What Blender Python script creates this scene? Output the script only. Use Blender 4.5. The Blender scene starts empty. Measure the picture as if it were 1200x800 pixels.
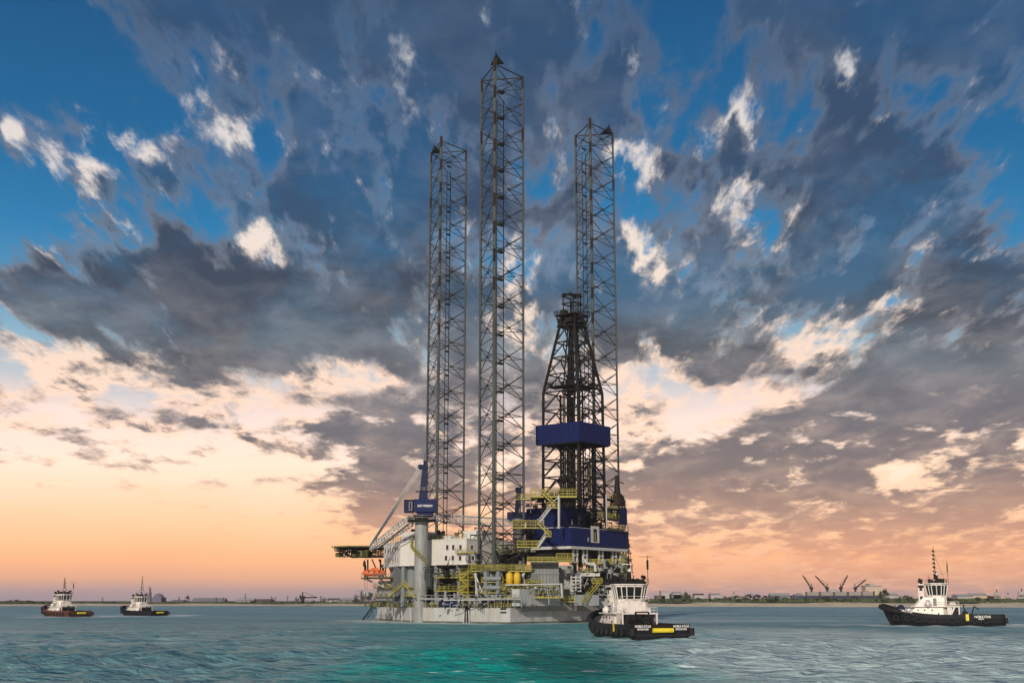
import bpy, math, random
import numpy as np
from mathutils import Vector, Matrix
random.seed(7); rng = np.random.default_rng(5)
sc = bpy.context.scene
COL = sc.collection
R = math.radians; PI = math.pi

# ------------------------------------------------------------------ camera
F = 1450.0; HY = 702.0; PITCH = math.atan((HY-400)/F); CH = 6.3     # HY: photo row of the horizon
cp, sp = math.cos(PITCH), math.sin(PITCH)
cam = bpy.data.cameras.new('camera'); cam.angle = 2*math.atan(600/F); cam.clip_start = .5; cam.clip_end = 60000
co = bpy.data.objects.new('camera', cam); COL.objects.link(co)
co.location = (0, 0, CH); co.rotation_euler = (PI/2+PITCH, 0, 0); sc.camera = co

def P(px, py, Y):
    """world point seen at photo position (px, py) at distance Y"""
    x = (px-600)/F; y = (400-py)/F
    t = Y/(cp-y*sp)
    return Vector((x*t, Y, CH+t*(sp+y*cp)))
def pdir(px, py):
    x = (px-600)/F; y = (400-py)/F
    return np.array([x, cp-y*sp, sp+y*cp])
def wl(py): return CH*F/(py-HY)       # distance at which the water shows on row py

# ------------------------------------------------------------------ materials
def srgb(r, g, b):
    f = lambda c: (c/255/12.92) if c/255 <= .04045 else ((c/255+.055)/1.055)**2.4
    return (f(r), f(g), f(b), 1)
M = {}
def mat(name, col, rough=.55, metal=0.0, var=.25, scale=.6, dirt=None, dirt_amt=.35, streak=True, bump=0.0, spec=.5):
    m = bpy.data.materials.new(name); m.use_nodes = True
    nt = m.node_tree; N = nt.nodes; L = nt.links
    b = N['Principled BSDF']
    tc = N.new('ShaderNodeTexCoord'); mp = N.new('ShaderNodeMapping')
    mp.inputs['Scale'].default_value = (1, 1, .25 if streak else 1)
    L.new(tc.outputs['Object'], mp.inputs[0])
    n1 = N.new('ShaderNodeTexNoise'); n1.inputs['Scale'].default_value = scale; n1.inputs['Detail'].default_value = 6; n1.inputs['Roughness'].default_value = .65
    L.new(mp.outputs[0], n1.inputs['Vector'])
    c = col if len(col) == 4 else (*col, 1)
    cr = N.new('ShaderNodeValToRGB'); e = cr.color_ramp.elements
    e[0].position = .3; e[1].position = .72
    e[0].color = tuple(x*(1-var) for x in c[:3])+(1,); e[1].color = tuple(min(1, x*(1+var*.7)) for x in c[:3])+(1,)
    L.new(n1.outputs['Fac'], cr.inputs[0])
    out = cr.outputs[0]
    if dirt:
        n2 = N.new('ShaderNodeTexNoise'); n2.inputs['Scale'].default_value = scale*2.3; n2.inputs['Detail'].default_value = 8
        L.new(mp.outputs[0], n2.inputs['Vector'])
        r2 = N.new('ShaderNodeValToRGB'); r2.color_ramp.elements[0].position = .52; r2.color_ramp.elements[1].position = .72
        r2.color_ramp.elements[1].color = (dirt_amt,)*3+(1,)
        L.new(n2.outputs['Fac'], r2.inputs[0])
        mx = N.new('ShaderNodeMix'); mx.data_type = 'RGBA'
        L.new(r2.outputs[0], mx.inputs[0]); L.new(out, mx.inputs[6]); mx.inputs[7].default_value = (*dirt[:3], 1)
        out = mx.outputs[2]
    L.new(out, b.inputs['Base Color'])
    b.inputs['Roughness'].default_value = rough; b.inputs['Metallic'].default_value = metal
    b.inputs['Specular IOR Level'].default_value = spec; m['mi'] = 0
    if bump:
        bp = N.new('ShaderNodeBump'); bp.inputs['Strength'].default_value = bump; bp.inputs['Distance'].default_value = .1
        L.new(n1.outputs['Fac'], bp.inputs['Height']); L.new(bp.outputs[0], b.inputs['Normal'])
    M[name] = m; return m
RUST = (.16, .06, .03)
mat('hull_grey', (.44, .46, .46), .5, var=.16, scale=.2, dirt=(.26, .21, .15), dirt_amt=.5)
mat('hull_boot', (.34, .42, .42), .5, var=.12, scale=.2, dirt=(.2, .2, .15), dirt_amt=.4)
mat('wet_band', (.1, .12, .1), .35, var=.4, scale=.5, dirt=(.05, .07, .04), dirt_amt=.8)
mat('deck_plate', (.16, .17, .16), .7, dirt=RUST)
mat('strake', (.27, .26, .24), .7, dirt=(.14,.1,.07), dirt_amt=.3)
mat('white_paint', (.62, .61, .58), .45, var=.1, scale=.25, dirt=(.42, .36, .28), dirt_amt=.25)
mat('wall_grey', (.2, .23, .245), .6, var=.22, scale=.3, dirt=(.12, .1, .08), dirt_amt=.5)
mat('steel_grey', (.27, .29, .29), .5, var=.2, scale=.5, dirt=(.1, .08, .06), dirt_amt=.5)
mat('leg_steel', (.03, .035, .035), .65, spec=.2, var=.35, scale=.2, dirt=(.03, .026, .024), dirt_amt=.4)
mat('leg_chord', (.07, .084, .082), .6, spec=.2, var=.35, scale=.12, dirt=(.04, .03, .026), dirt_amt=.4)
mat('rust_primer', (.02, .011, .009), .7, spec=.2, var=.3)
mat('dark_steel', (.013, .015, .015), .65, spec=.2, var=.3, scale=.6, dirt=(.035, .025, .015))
mat('light_steel', (.5, .51, .5), .5, var=.15, scale=.6, dirt=RUST, dirt_amt=.25)
mat('yellow_paint', (.34, .3, .045), .55, var=.3, scale=.5, dirt=(.12, .1, .03), dirt_amt=.6)
mat('tank_yellow', (.62, .4, .02), .5, var=.15)
mat('blue_paint', (.005, .013, .08), .6, var=.14, scale=.2, dirt=(.008, .014, .06), dirt_amt=.45, spec=.2)
mat('navy_paint', (.004, .011, .055), .6, var=.2, spec=.2)
mat('olive_paint', (.12, .12, .05), .7, var=.3, dirt=(.05, .04, .03))
mat('orange_grp', (.62, .14, .03), .4, var=.15)
mat('glass_dark', (.012, .015, .018), .12, var=.1)
mat('rope', (.6, .58, .56), .8, var=.2)
mat('tug_black', (.007, .009, .014), .55, var=.4, scale=.4, dirt=(.025, .02, .018), dirt_amt=.3, spec=.25)
mat('tug_rust', (.1, .03, .018), .5, var=.4, scale=.4, dirt=(.02, .015, .015), dirt_amt=.8)
mat('rubber', (.008, .009, .011), .8, var=.3)
mat('tug_white', (.72, .68, .64), .42, var=.1, scale=.9, dirt=(.36, .22, .12), dirt_amt=.5)
mat('tug_deck', (.05, .06, .055), .7, var=.3)
mat('fender_yellow', (.75, .6, .03), .5, var=.15, dirt=(.2, .15, .03), dirt_amt=.4)
mat('lettering', (.8, .8, .8), .5, var=.05)
mat('tarp_blue', (.02, .03, .09), .7, var=.3)
mat('red_paint', (.5, .04, .03), .5)
mat('sand', (.62, .5, .35), .95, var=.25, scale=.06, dirt=(.28, .24, .15), dirt_amt=.5, streak=False)
mat('scrub', (.035, .05, .018), .95, var=.5, scale=.05, dirt=(.12, .1, .05), dirt_amt=.4, streak=False)
mat('bark', (.07, .05, .035), .9)
mat('leaf_dark', (.028, .045, .018), .8, var=.5, scale=.6, streak=False)
mat('leaf_mid', (.05, .075, .025), .8, var=.5, scale=.6, streak=False)
mat('building_cream', (.55, .45, .36), .8, var=.1, scale=.05)
mat('building_white', (.42, .4, .4), .7, var=.1, scale=.05)
mat('building_grey', (.2, .2, .22), .8, var=.15, scale=.05)
mat('roof_brown', (.12, .09, .08), .8)
mat('hatch_grey', (.3, .27, .25), .7, var=.15, scale=.05)
mat('ship_hull', (.02, .025, .06), .6, var=.2, scale=.05)
mat('dusk_building', (.14, .13, .2), .8, var=.1, scale=.05)
mat('tug_white_old', (.7, .66, .6), .45, var=.1, scale=.5, dirt=(.3, .2, .12), dirt_amt=.45)
mat('rock', (.14, .12, .1), .9, var=.4)

# ------------------------------------------------------------------ mesh builder
class MB:
    def __init__(s): s.v = []; s.f = []; s.sm = []; s.mi = []; s.cur = 0
    def add(s, vs, fs, smooth=False):
        o = len(s.v); s.v += [tuple(v) for v in vs]
        for f in fs: s.f.append([i+o for i in f]); s.sm.append(smooth); s.mi.append(s.cur)
        return s
    def box(s, x0, x1, y0, y1, z0, z1):
        x0, x1 = min(x0, x1), max(x0, x1); y0, y1 = min(y0, y1), max(y0, y1); z0, z1 = min(z0, z1), max(z0, z1)
        v = [(x, y, z) for z in (z0, z1) for x, y in ((x0, y0), (x1, y0), (x1, y1), (x0, y1))]
        return s.add(v, [(3, 2, 1, 0), (4, 5, 6, 7), (0, 1, 5, 4), (1, 2, 6, 5), (2, 3, 7, 6), (3, 0, 4, 7)])
    def beam(s, p, q, w, h=None, up=(0, 0, 1)):
        p = Vector(p); q = Vector(q); h = h or w; d = (q-p)
        if d.length < 1e-5: return s
        d.normalize(); u = Vector(up)
        if abs(d.dot(u)) > .97: u = Vector((0, 1, 0))
        a = d.cross(u).normalized()*w/2; b = a.cross(d).normalized()*h/2
        v = [p-a-b, p+a-b, p+a+b, p-a+b, q-a-b, q+a-b, q+a+b, q-a+b]
        return s.add(v, [(0, 1, 2, 3), (7, 6, 5, 4), (0, 4, 5, 1), (1, 5, 6, 2), (2, 6, 7, 3), (3, 7, 4, 0)])
    def tube(s, p, q, r, r2=None, n=6, cap=True):
        p = Vector(p); q = Vector(q); r2 = r if r2 is None else r2; d = q-p
        if d.length < 1e-5: return s
        d.normalize(); u = Vector((0, 0, 1)) if abs(d.z) < .9 else Vector((1, 0, 0))
        a = d.cross(u).normalized(); b = d.cross(a)
        v = []
        for c, rr in ((p, r), (q, r2)):
            for k in range(n):
                t = 2*PI*k/n; v.append(c+(a*math.cos(t)+b*math.sin(t))*rr)
        fs = [(k, (k+1) % n, n+(k+1) % n, n+k) for k in range(n)]
        s.add(v, fs, n > 6)
        if cap: s.add(v, [tuple(range(n))[::-1], tuple(range(n, 2*n))])
        return s
    def path(s, pts, r, n=6):
        for a, b in zip(pts[:-1], pts[1:]): s.tube(a, b, r, n=n)
        return s
    def prism(s, poly, z0, z1):
        n = len(poly)
        a = sum(poly[i][0]*poly[(i+1) % n][1]-poly[(i+1) % n][0]*poly[i][1] for i in range(n))
        if a < 0: poly = poly[::-1]
        v = [(x, y, z0) for x, y in poly]+[(x, y, z1) for x, y in poly]
        return s.add(v, [tuple(range(n))[::-1], tuple(range(n, 2*n))]+[(k, (k+1) % n, n+(k+1) % n, n+k) for k in range(n)])
    def rings(s, rings, close=True, smooth=True, cap0=True, cap1=True):
        n = len(rings[0]); v = [p for r in rings for p in r]; fs = []
        for j in range(len(rings)-1):
            for k in range(n if close else n-1):
                fs.append((j*n+k, j*n+(k+1) % n, (j+1)*n+(k+1) % n, (j+1)*n+k))
        s.add(v, fs, smooth)
        if cap0: s.add(rings[0], [tuple(range(n))[::-1]])
        if cap1: s.add(rings[-1], [tuple(range(n))])
        return s
    def lathe(s, c, prof, n=12):
        c = Vector(c)
        rs = [[c+Vector((r*math.cos(2*PI*k/n), r*math.sin(2*PI*k/n), z)) for k in range(n)] for r, z in prof]
        return s.rings(rs)
    def torus(s, c, R1, r, axis, n=12, m=6):
        c = Vector(c); ax = Vector(axis).normalized(); u = ax.orthogonal().normalized(); w = ax.cross(u)
        v = []
        for i in range(n):
            t = 2*PI*i/n; d = u*math.cos(t)+w*math.sin(t)
            for j in range(m):
                q = 2*PI*j/m; v.append(c+d*(R1+r*math.cos(q))+ax*r*math.sin(q))
        fs = [(i*m+j, ((i+1) % n)*m+j, ((i+1) % n)*m+(j+1) % m, i*m+(j+1) % m) for i in range(n) for j in range(m)]
        return s.add(v, fs, True)
    def rail(s, pts, h=1.1, r=.06, step=2.2, rails=2):
        pts = [Vector(p) for p in pts]
        for a, b in zip(pts[:-1], pts[1:]):
            n = max(1, int((b-a).length/step))
            for k in range(n+1):
                q = a.lerp(b, k/n); s.beam(q, q+Vector((0, 0, h)), r*1.6)
            for j in range(rails):
                z = Vector((0, 0, h*(j+1)/rails)); s.beam(a+z, b+z, r*1.6)
        return s
    def stairs(s, p, q, w=.9, r=.07, hr=True):
        p = Vector(p); q = Vector(q); d = (q-p); h = Vector((d.x, d.y, 0)); h = h.normalized() if h.length > .01 else Vector((1, 0, 0))
        sd = Vector((-h.y, h.x, 0))*w/2
        for k in (-1, 1):
            s.beam(p+sd*k, q+sd*k, .12, .3)
            if hr: s.beam(p+sd*k+Vector((0, 0, 1)), q+sd*k+Vector((0, 0, 1)), .1)
            if hr:
                for j in range(4): c = p.lerp(q, j/3)+sd*k; s.beam(c, c+Vector((0, 0, 1)), .08)
        n = max(3, int(d.length/.5))
        for k in range(n+1):
            c = p.lerp(q, k/n); s.beam(c-sd, c+sd, .28, .06)
        return s
    def truss(s, p, q, w0, w1, n, rc=.12, rb=.06):
        """four-chord lattice boom"""
        p = Vector(p); q = Vector(q); d = (q-p).normalized(); a = d.cross(Vector((0, 0, 1))).normalized(); b = a.cross(d)
        def cs(t):
            w = (w0+(w1-w0)*t)/2*min(1, .25+6*t, .25+6*(1-t)); c = p.lerp(q, t)
            return [c+a*w*i+b*w*j for i, j in ((-1, -1), (1, -1), (1, 1), (-1, 1))]
        pr = cs(0)
        for k in range(1, n+1):
            cu = cs(k/n)
            for i in range(4):
                s.tube(pr[i], cu[i], rc, n=5, cap=False); s.tube(cu[i], cu[(i+1) % 4], rb, n=4, cap=False)
                s.tube(pr[i] if k % 2 else pr[(i+1) % 4], cu[(i+1) % 4] if k % 2 else cu[i], rb, n=4, cap=False)
            pr = cu
        return s
    def build(s, name, m, parent=None, loc=None):
        me = bpy.data.meshes.new(name); me.from_pydata(s.v, [], s.f)
        me.polygons.foreach_set('use_smooth', s.sm); me.update()
        o = bpy.data.objects.new(name, me); COL.objects.link(o)
        for m_ in (m if isinstance(m, tuple) else (m,)): me.materials.append(M[m_])
        if isinstance(m, tuple): me.polygons.foreach_set('material_index', s.mi)
        if parent: o.parent = parent
        if loc is not None: o.location = loc
        return o
def tag(o, label=None, cat=None, group=None, kind=None):
    for k, v in (('label', label), ('category', cat), ('group', group), ('kind', kind)):
        if v: o[k] = v
    return o
def empty(name, loc=(0, 0, 0), rz=0, parent=None, **kw):
    o = bpy.data.objects.new(name, None); COL.objects.link(o); o.location = loc; o.rotation_euler = (0, 0, rz)
    if parent: o.parent = parent
    return tag(o, **kw)
def copy_tree(o, parent=None):
    c = o.copy(); COL.objects.link(c); c.parent = parent
    for ch in list(o.children): copy_tree(ch, c)
    return c
def lettering(txt, size, mtx, m, parent, name='lettering', bold=True, sx=1.0):
    cu = bpy.data.curves.new(name, 'FONT'); cu.body = txt; cu.size = size; cu.align_x = 'CENTER'; cu.align_y = 'CENTER'; cu.extrude = .015
    if bold: cu.offset = size*.018
    t = bpy.data.objects.new('t', cu); COL.objects.link(t)
    me = bpy.data.meshes.new_from_object(t.evaluated_get(bpy.context.evaluated_depsgraph_get()))
    bpy.data.objects.remove(t)
    me.transform(mtx @ Matrix.Diagonal((sx, 1, 1, 1))); me.materials.clear(); me.materials.append(M[m])
    o = bpy.data.objects.new(name, me); COL.objects.link(o); o.parent = parent
    return o

# ================================================================== SKY (world)
# cloud thickness read off the photograph every 50 px (0 clear .. 9 thick); turned into azimuth / elevation below
DG = """
0025787677777542147887777
0001577777777654452688777
0112366645655544542465578
2333343556555544333687532
1345545577577555567788831
1234557688876763467646732
4566764788876476564777887
5677888888877877875788787
4566888888787777887667887
4455554455565555566667877
3333344567665554434457676
2222212247665555677887766
0100121146656666677777666
0000022101333344554666555
0000000000022233333434444"""
DG = np.array([[int(c) for c in r] for r in DG.split()], float)/9
# lumps the 50 px grid misses: x, y, radius x, radius y, tilt, change of thickness, change of brightness
BL = [(38, 160, 10, 34, -28, .1, .5), (75, 200, 12, 26, -25, .15, .45), (140, 160, 50, 14, 18, .1, .4), (115, 195, 24, 12, 30, .1, .35), (80, 245, 30, 12, 20, .15, .4), (170, 48, 20, 12, 20, .1, .3),
 (230, 122, 12, 20, -30, .05, .4), (268, 150, 16, 12, 30, 0, .35), (315, 53, 12, 9, 0, 0, .55), (345, 85, 30, 14, 30, 0, .3), (395, 235, 13, 10, 0, 0, .5), (292, 278, 22, 13, 0, .1, .5), (225, 295, 26, 10, 20, 0, .4),
 (475, 65, 30, 9, 45, 0, .35), (512, 110, 11, 12, 0, 0, .45), (565, 25, 18, 8, 40, 0, .3), (605, 330, 22, 22, 0, -.15, .55), (590, 385, 40, 14, 0, -.1, .45), (745, 200, 26, 20, 10, .1, .6), (742, 295, 20, 22, -30, 0, .5), (765, 315, 20, 8, 10, 0, .4),
 (860, 262, 26, 20, 10, 0, .45), (865, 130, 30, 24, -20, 0, .4), (735, 108, 9, 22, 30, .15, .45), (998, 75, 20, 10, 0, 0, .4), (935, 240, 14, 10, 0, 0, .35), (1005, 225, 10, 12, 0, 0, .35),
 (400, 440, 90, 22, 0, -.05, .3), (200, 448, 120, 20, 10, .1, .35), (60, 425, 70, 14, 12, .1, .3), (760, 445, 70, 36, 0, -.1, .3), (40, 470, 60, 20, 0, .1, .3),
 (480, 575, 70, 30, -15, .25, -.35), (430, 500, 70, 26, -20, .2, -.3), (390, 560, 30, 16, -20, .1, -.1), (900, 515, 130, 20, -13, .3, -.4), (1020, 452, 70, 20, -10, .2, -.35), (1110, 500, 100, 16, -12, .2, -.25), (760, 555, 90, 18, -4, .2, -.2), (150, 370, 90, 26, 6, .15, -.25), (330, 395, 100, 24, 8, .1, -.3),
 (1010, 480, 90, 12, -14, 0, .2), (1110, 545, 110, 9, -12, -.35, .5), (1130, 585, 110, 8, -8, .15, -.2), (960, 400, 50, 10, -8, -.3, .5), (1040, 378, 60, 12, -12, -.3, .5), (880, 475, 60, 20, -8, -.15, .45), (1150, 440, 60, 8, -10, -.1, .35), (700, 500, 60, 30, 0, -.05, .2), (850, 640, 100, 12, 0, -.3, .4)]
def dens(px, py):
    gx = min(max(px/50, 0), 23.999); gy = min(max(py/50, 0), 13.999); i, j = int(gx), int(gy); u, v = gx-i, gy-j
    d = (DG[j, i]*(1-u)+DG[j, i+1]*u)*(1-v)+(DG[j+1, i]*(1-u)+DG[j+1, i+1]*u)*v
    l = .5
    for x, y, rx, ry, a, dd, dl in BL:
        c, s_ = math.cos(R(a)), math.sin(R(a)); ex, ey = px-x, py-y
        q = ((ex*c+ey*s_)/rx)**2+((-ex*s_+ey*c)/ry)**2
        if q < 9: w = math.exp(-q); d += dd*w; l += dl*w
    return min(max(d, 0), 1), min(max(l, 0), 1)
def azel_px(az, el):
    az, el = R(az), R(el); d = np.array([math.sin(az)*math.cos(el), math.cos(az)*math.cos(el), math.sin(el)])
    fwd = d[1]*cp+d[2]*sp; up = -d[1]*sp+d[2]*cp
    return 600+F*d[0]/fwd, 400-F*up/fwd
AZ0, AZ1, NC = -24.0, 24.0, 32     # each row of the sky is two ramps of 32 stops
ROWS = [0, .8, 1.8, 3, 4.2, 5.4, 6.6, 7.8, 9, 10.2, 11.4, 12.6, 13.8, 15, 16.2, 17.4, 18.6, 19.8, 21, 22.3, 23.6, 25, 26.4, 28]
w = bpy.data.worlds.new('World'); sc.world = w; w.use_nodes = True
nt = w.node_tree; N = nt.nodes; L = nt.links; N.clear()
def nd(t, **k):
    n = N.new(t)
    for a, b in k.items(): setattr(n, a, b)
    return n
def mth(op, a, b=None, c=None, clamp=False):
    n = nd('ShaderNodeMath', operation=op, use_clamp=clamp)
    for i, x in enumerate((a, b, c)):
        if x is None: continue
        if isinstance(x, (int, float)): n.inputs[i].default_value = x
        else: L.new(x, n.inputs[i])
    return n.outputs[0]
def mrange(x, a, b, c=0.0, d=1.0, smooth=False):
    n = nd('ShaderNodeMapRange'); n.interpolation_type = 'SMOOTHSTEP' if smooth else 'LINEAR'
    L.new(x, n.inputs[0])
    for i, q in enumerate((a, b, c, d)): n.inputs[i+1].default_value = q
    return n.outputs[0]
def mixc(f, a, b, mode='MIX'):
    n = nd('ShaderNodeMix', data_type='RGBA', blend_type=mode)
    if isinstance(f, (int, float)): n.inputs[0].default_value = f
    else: L.new(f, n.inputs[0])
    for i, x in ((6, a), (7, b)):
        if isinstance(x, tuple): n.inputs[i].default_value = x
        else: L.new(x, n.inputs[i])
    return n.outputs[2]
def ramp(x, stops, interp='LINEAR'):
    n = nd('ShaderNodeValToRGB'); cr = n.color_ramp; cr.interpolation = interp
    while len(cr.elements) < len(stops): cr.elements.new(.5)
    for e, (p_, c_) in zip(cr.elements, stops): e.position = p_
    for e, (p_, c_) in zip(cr.elements, stops): e.color = c_
    L.new(x, n.inputs[0]); return n.outputs[0]
tc = nd('ShaderNodeTexCoord'); V = tc.outputs['Generated']
nv = nd('ShaderNodeVectorMath', operation='NORMALIZE'); L.new(V, nv.inputs[0]); V = nv.outputs[0]
sx = nd('ShaderNodeSeparateXYZ'); L.new(V, sx.inputs[0]); dx, dy, dz = sx.outputs
zz = mth('ADD', mth('MAXIMUM', dz, 0.0), .16)
cb = nd('ShaderNodeCombineXYZ'); L.new(mth('DIVIDE', dx, zz), cb.inputs[0]); L.new(mth('MULTIPLY', mth('DIVIDE', dy, zz), .62), cb.inputs[1])
PL = cb.outputs[0]                       # position on the cloud deck overhead
def noise(vec, scale, detail, rough=.55, dist=0.0, off=(0, 0, 0), lac=2.0, out='Fac'):
    mp = nd('ShaderNodeMapping'); mp.inputs['Location'].default_value = off; L.new(vec, mp.inputs[0])
    n = nd('ShaderNodeTexNoise'); n.inputs['Scale'].default_value = scale; n.inputs['Detail'].default_value = detail
    n.inputs['Roughness'].default_value = rough; n.inputs['Distortion'].default_value = dist; n.inputs['Lacunarity'].default_value = lac
    L.new(mp.outputs[0], n.inputs['Vector']); return n.outputs[out]
wn = nd('ShaderNodeSeparateXYZ'); L.new(noise(PL, 3.2, 4, .55, 0, (3, 1, 0), out='Color'), wn.inputs[0])
az = mth('MULTIPLY', mth('ARCTAN2', dx, dy), 180/PI)
el = mth('MULTIPLY', mth('ARCSINE', dz), 180/PI)
fade = mrange(el, 0, 6, .15, 1)
azw = mth('ADD', az, mth('MULTIPLY', mth('SUBTRACT', wn.outputs[0], .5), 3.6))
elw = mth('ADD', el, mth('MULTIPLY', mth('MULTIPLY', mth('SUBTRACT', wn.outputs[1], .5), 2.8), fade))
u = mth('PINGPONG', mth('SUBTRACT', azw, AZ0), AZ1-AZ0)
u = mth('DIVIDE', u, AZ1-AZ0)
uh = (mth('MULTIPLY', u, 2, clamp=True), mth('SUBTRACT', mth('MULTIPLY', u, 2), 1, clamp=True)); right_half = mth('GREATER_THAN', u, .5)
acc = None
for j, e_ in enumerate(ROWS):
    rs_ = []
    for hf in (0, 1):
        st = []
        for k in range(NC):
            t_ = (hf+k/(NC-1))/2; px, py = azel_px(AZ0+(AZ1-AZ0)*t_, e_); d_, l_ = dens(px, py); st.append((k/(NC-1), (d_, l_, 0, 1)))
        rs_.append(ramp(uh[hf], st, 'EASE'))
    r_ = mixc(right_half, rs_[0], rs_[1])
    acc = r_ if acc is None else mixc(mrange(elw, ROWS[j-1], e_, smooth=False), acc, r_)
sg = nd('ShaderNodeSeparateColor'); L.new(acc, sg.inputs[0]); D0, L0 = sg.outputs[0], sg.outputs[1]
ps = nd('ShaderNodeVectorMath', operation='MULTIPLY'); L.new(PL, ps.inputs[0]); ps.inputs[1].default_value = (1, .5, 1); PF = ps.outputs[0]    # cloud streets run away from us and fan out overhead
hi = mrange(el, 7, 13, 0, 1, True)
def mixf(f, a_, b_):
    n = nd('ShaderNodeMix', data_type='FLOAT'); L.new(f, n.inputs[0]); L.new(a_, n.inputs[2]); L.new(b_, n.inputs[3]); return n.outputs[0]
n1 = mixf(hi, noise(PL, 7.2, 10, .6, .25), noise(PF, 9.5, 10, .6, .25, (1.3, .6, 0)))
n2 = mixf(hi, noise(PL, 13.0, 8, .6, .2, (7, 2, 1)), noise(PF, 22.0, 8, .62, .2, (7, 2, 1)))
n3 = noise(PL, 1.6, 3, .5, 0, (1, 9, 4))
amp = mrange(el, 1.0, 6, .5, 1.0)
n1c = mth('SUBTRACT', n1, .5); n2c = mth('SUBTRACT', n2, .5)
dn = mth('ADD', mth('MULTIPLY', n1c, 2.15), mth('MULTIPLY', n2c, .9))
Dg = mth('ADD', mth('MULTIPLY', D0, .86), mrange(el, 12, 20, .02, .03))
D = mth('ADD', Dg, mth('MULTIPLY', dn, mth('MULTIPLY', amp, mrange(D0, 0, .3, .3, 1))))
cover = mth('MULTIPLY', mrange(D, .21, .56, smooth=True), mrange(el, 12, 20, 1, .93))
thick = mrange(mth('SUBTRACT', D, mth('MULTIPLY', mth('SUBTRACT', L0, .5), .6)), .42, .7, smooth=True)
n4 = mixf(hi, noise(PL, 8.5, 9, .62, .2, (2, 6, 3)), noise(PF, 17, 9, .64, .2, (2, 6, 3)))
low = mrange(el, 14, 8, 0, .35)
glow = mth('ADD', mth('ADD', mth('MULTIPLY', mth('SUBTRACT', n4, .5), 3.2), mth('MULTIPLY', mth('SUBTRACT', L0, .5), 2.3)), low)
hl = mrange(glow, .2, .75, smooth=True)
def es(lst): return [(max(0, min(1, e/30)), srgb(*c)) for e, c in lst]
e30 = mth('DIVIDE', mth('MAXIMUM', mth('ADD', el, mth('MULTIPLY', mth('MULTIPLY', mth('SUBTRACT', n3, .5), 3.0), mrange(el, 1, 7, .08, 1))), 0.0), 30, clamp=True)
clear = ramp(e30, es([(0, (148, 132, 138)), (.35, (165, 138, 138)), (.9, (214, 158, 128)), (1.9, (246, 176, 124)), (3.6, (254, 202, 156)), (6.0, (255, 224, 200)), (8.0, (246, 218, 206)), (9.6, (190, 192, 198)), (11.2, (140, 175, 195)), (13.2, (75, 140, 182)), (16, (34, 122, 172)), (20, (12, 98, 148)), (26, (8, 80, 128))]))
lit = ramp(e30, es([(0, (200, 150, 130)), (2.5, (250, 188, 145)), (6, (255, 214, 182)), (9, (250, 214, 190)), (12, (238, 214, 196)), (16, (240, 222, 208)), (21, (226, 216, 210)), (26, (170, 176, 186))]))
dark = ramp(e30, es([(0, (165, 135, 128)), (1.5, (218, 152, 116)), (3.6, (172, 131, 113)), (5.5, (122, 106, 105)), (8, (98, 96, 104)), (11, (80, 82, 90)), (14, (52, 60, 76)), (17, (46, 58, 80)), (21, (44, 64, 92)), (26, (44, 70, 100))]))
# mottled undersides: the sky's light comes through unevenly
gapn = noise(PL, 2.8, 7, .6, .3, (8, 3, 5))
dark = mixc(mth('MULTIPLY', mrange(gapn, .4, .62, smooth=True), mrange(el, 7, 16, 0, .42)), dark, clear)
mot = noise(PL, 7.0, 7, .62, .3, (4, 4, 8))
soft = mixc(mrange(el, 9, 18, .45, .3), mixc(.5, dark, clear), lit)
dark = mixc(mrange(mot, .45, .74), dark, mixc(.3, dark, soft))
veil = mixc(.36, dark, soft)
cloud = mixc(thick, mixc(hl, veil, lit), dark)
nish = nd('ShaderNodeTexSky', sky_type='NISHITA'); nish.sun_disc = False
SUN_EL, SUN_AZ = 24.0, 196.0            # azimuth clockwise from +Y: behind the camera, to the left
nish.sun_elevation = R(SUN_EL); nish.sun_rotation = R(SUN_AZ); nish.air_density = 1.3; nish.dust_density = 1.5
nb = nd('ShaderNodeBackground'); nb.inputs[1].default_value = .05; L.new(nish.outputs[0], nb.inputs[0])
sky_c = mixc(cover, clear, cloud)
cbk = nd('ShaderNodeBackground'); L.new(sky_c, cbk.inputs[0]); L.new(mrange(el, 2, 13, 1.32, 1.07), cbk.inputs[1])
ms = nd('ShaderNodeMixShader'); ms.inputs[0].default_value = .93
L.new(nb.outputs[0], ms.inputs[1]); L.new(cbk.outputs[0], ms.inputs[2])
wo = nd('ShaderNodeOutputWorld'); L.new(ms.outputs[0], wo.inputs[0])
w.cycles.sampling_method = 'MANUAL'; w.cycles.sample_map_resolution = 512

# ------------------------------------------------------------------ sun
sl = bpy.data.lights.new('sun', 'SUN'); sl.energy = 3.3; sl.angle = R(2.0); sl.color = (1, .87, .71)
so = bpy.data.objects.new('sun', sl); COL.objects.link(so)
sdir = Vector((math.sin(R(SUN_AZ))*math.cos(R(SUN_EL)), math.cos(R(SUN_AZ))*math.cos(R(SUN_EL)), math.sin(R(SUN_EL))))
so.rotation_euler = (-sdir).to_track_quat('-Z', 'Y').to_euler()
sc.view_settings.view_transform = 'Standard'; sc.view_settings.look = 'None'; sc.view_settings.exposure = .14
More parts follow.
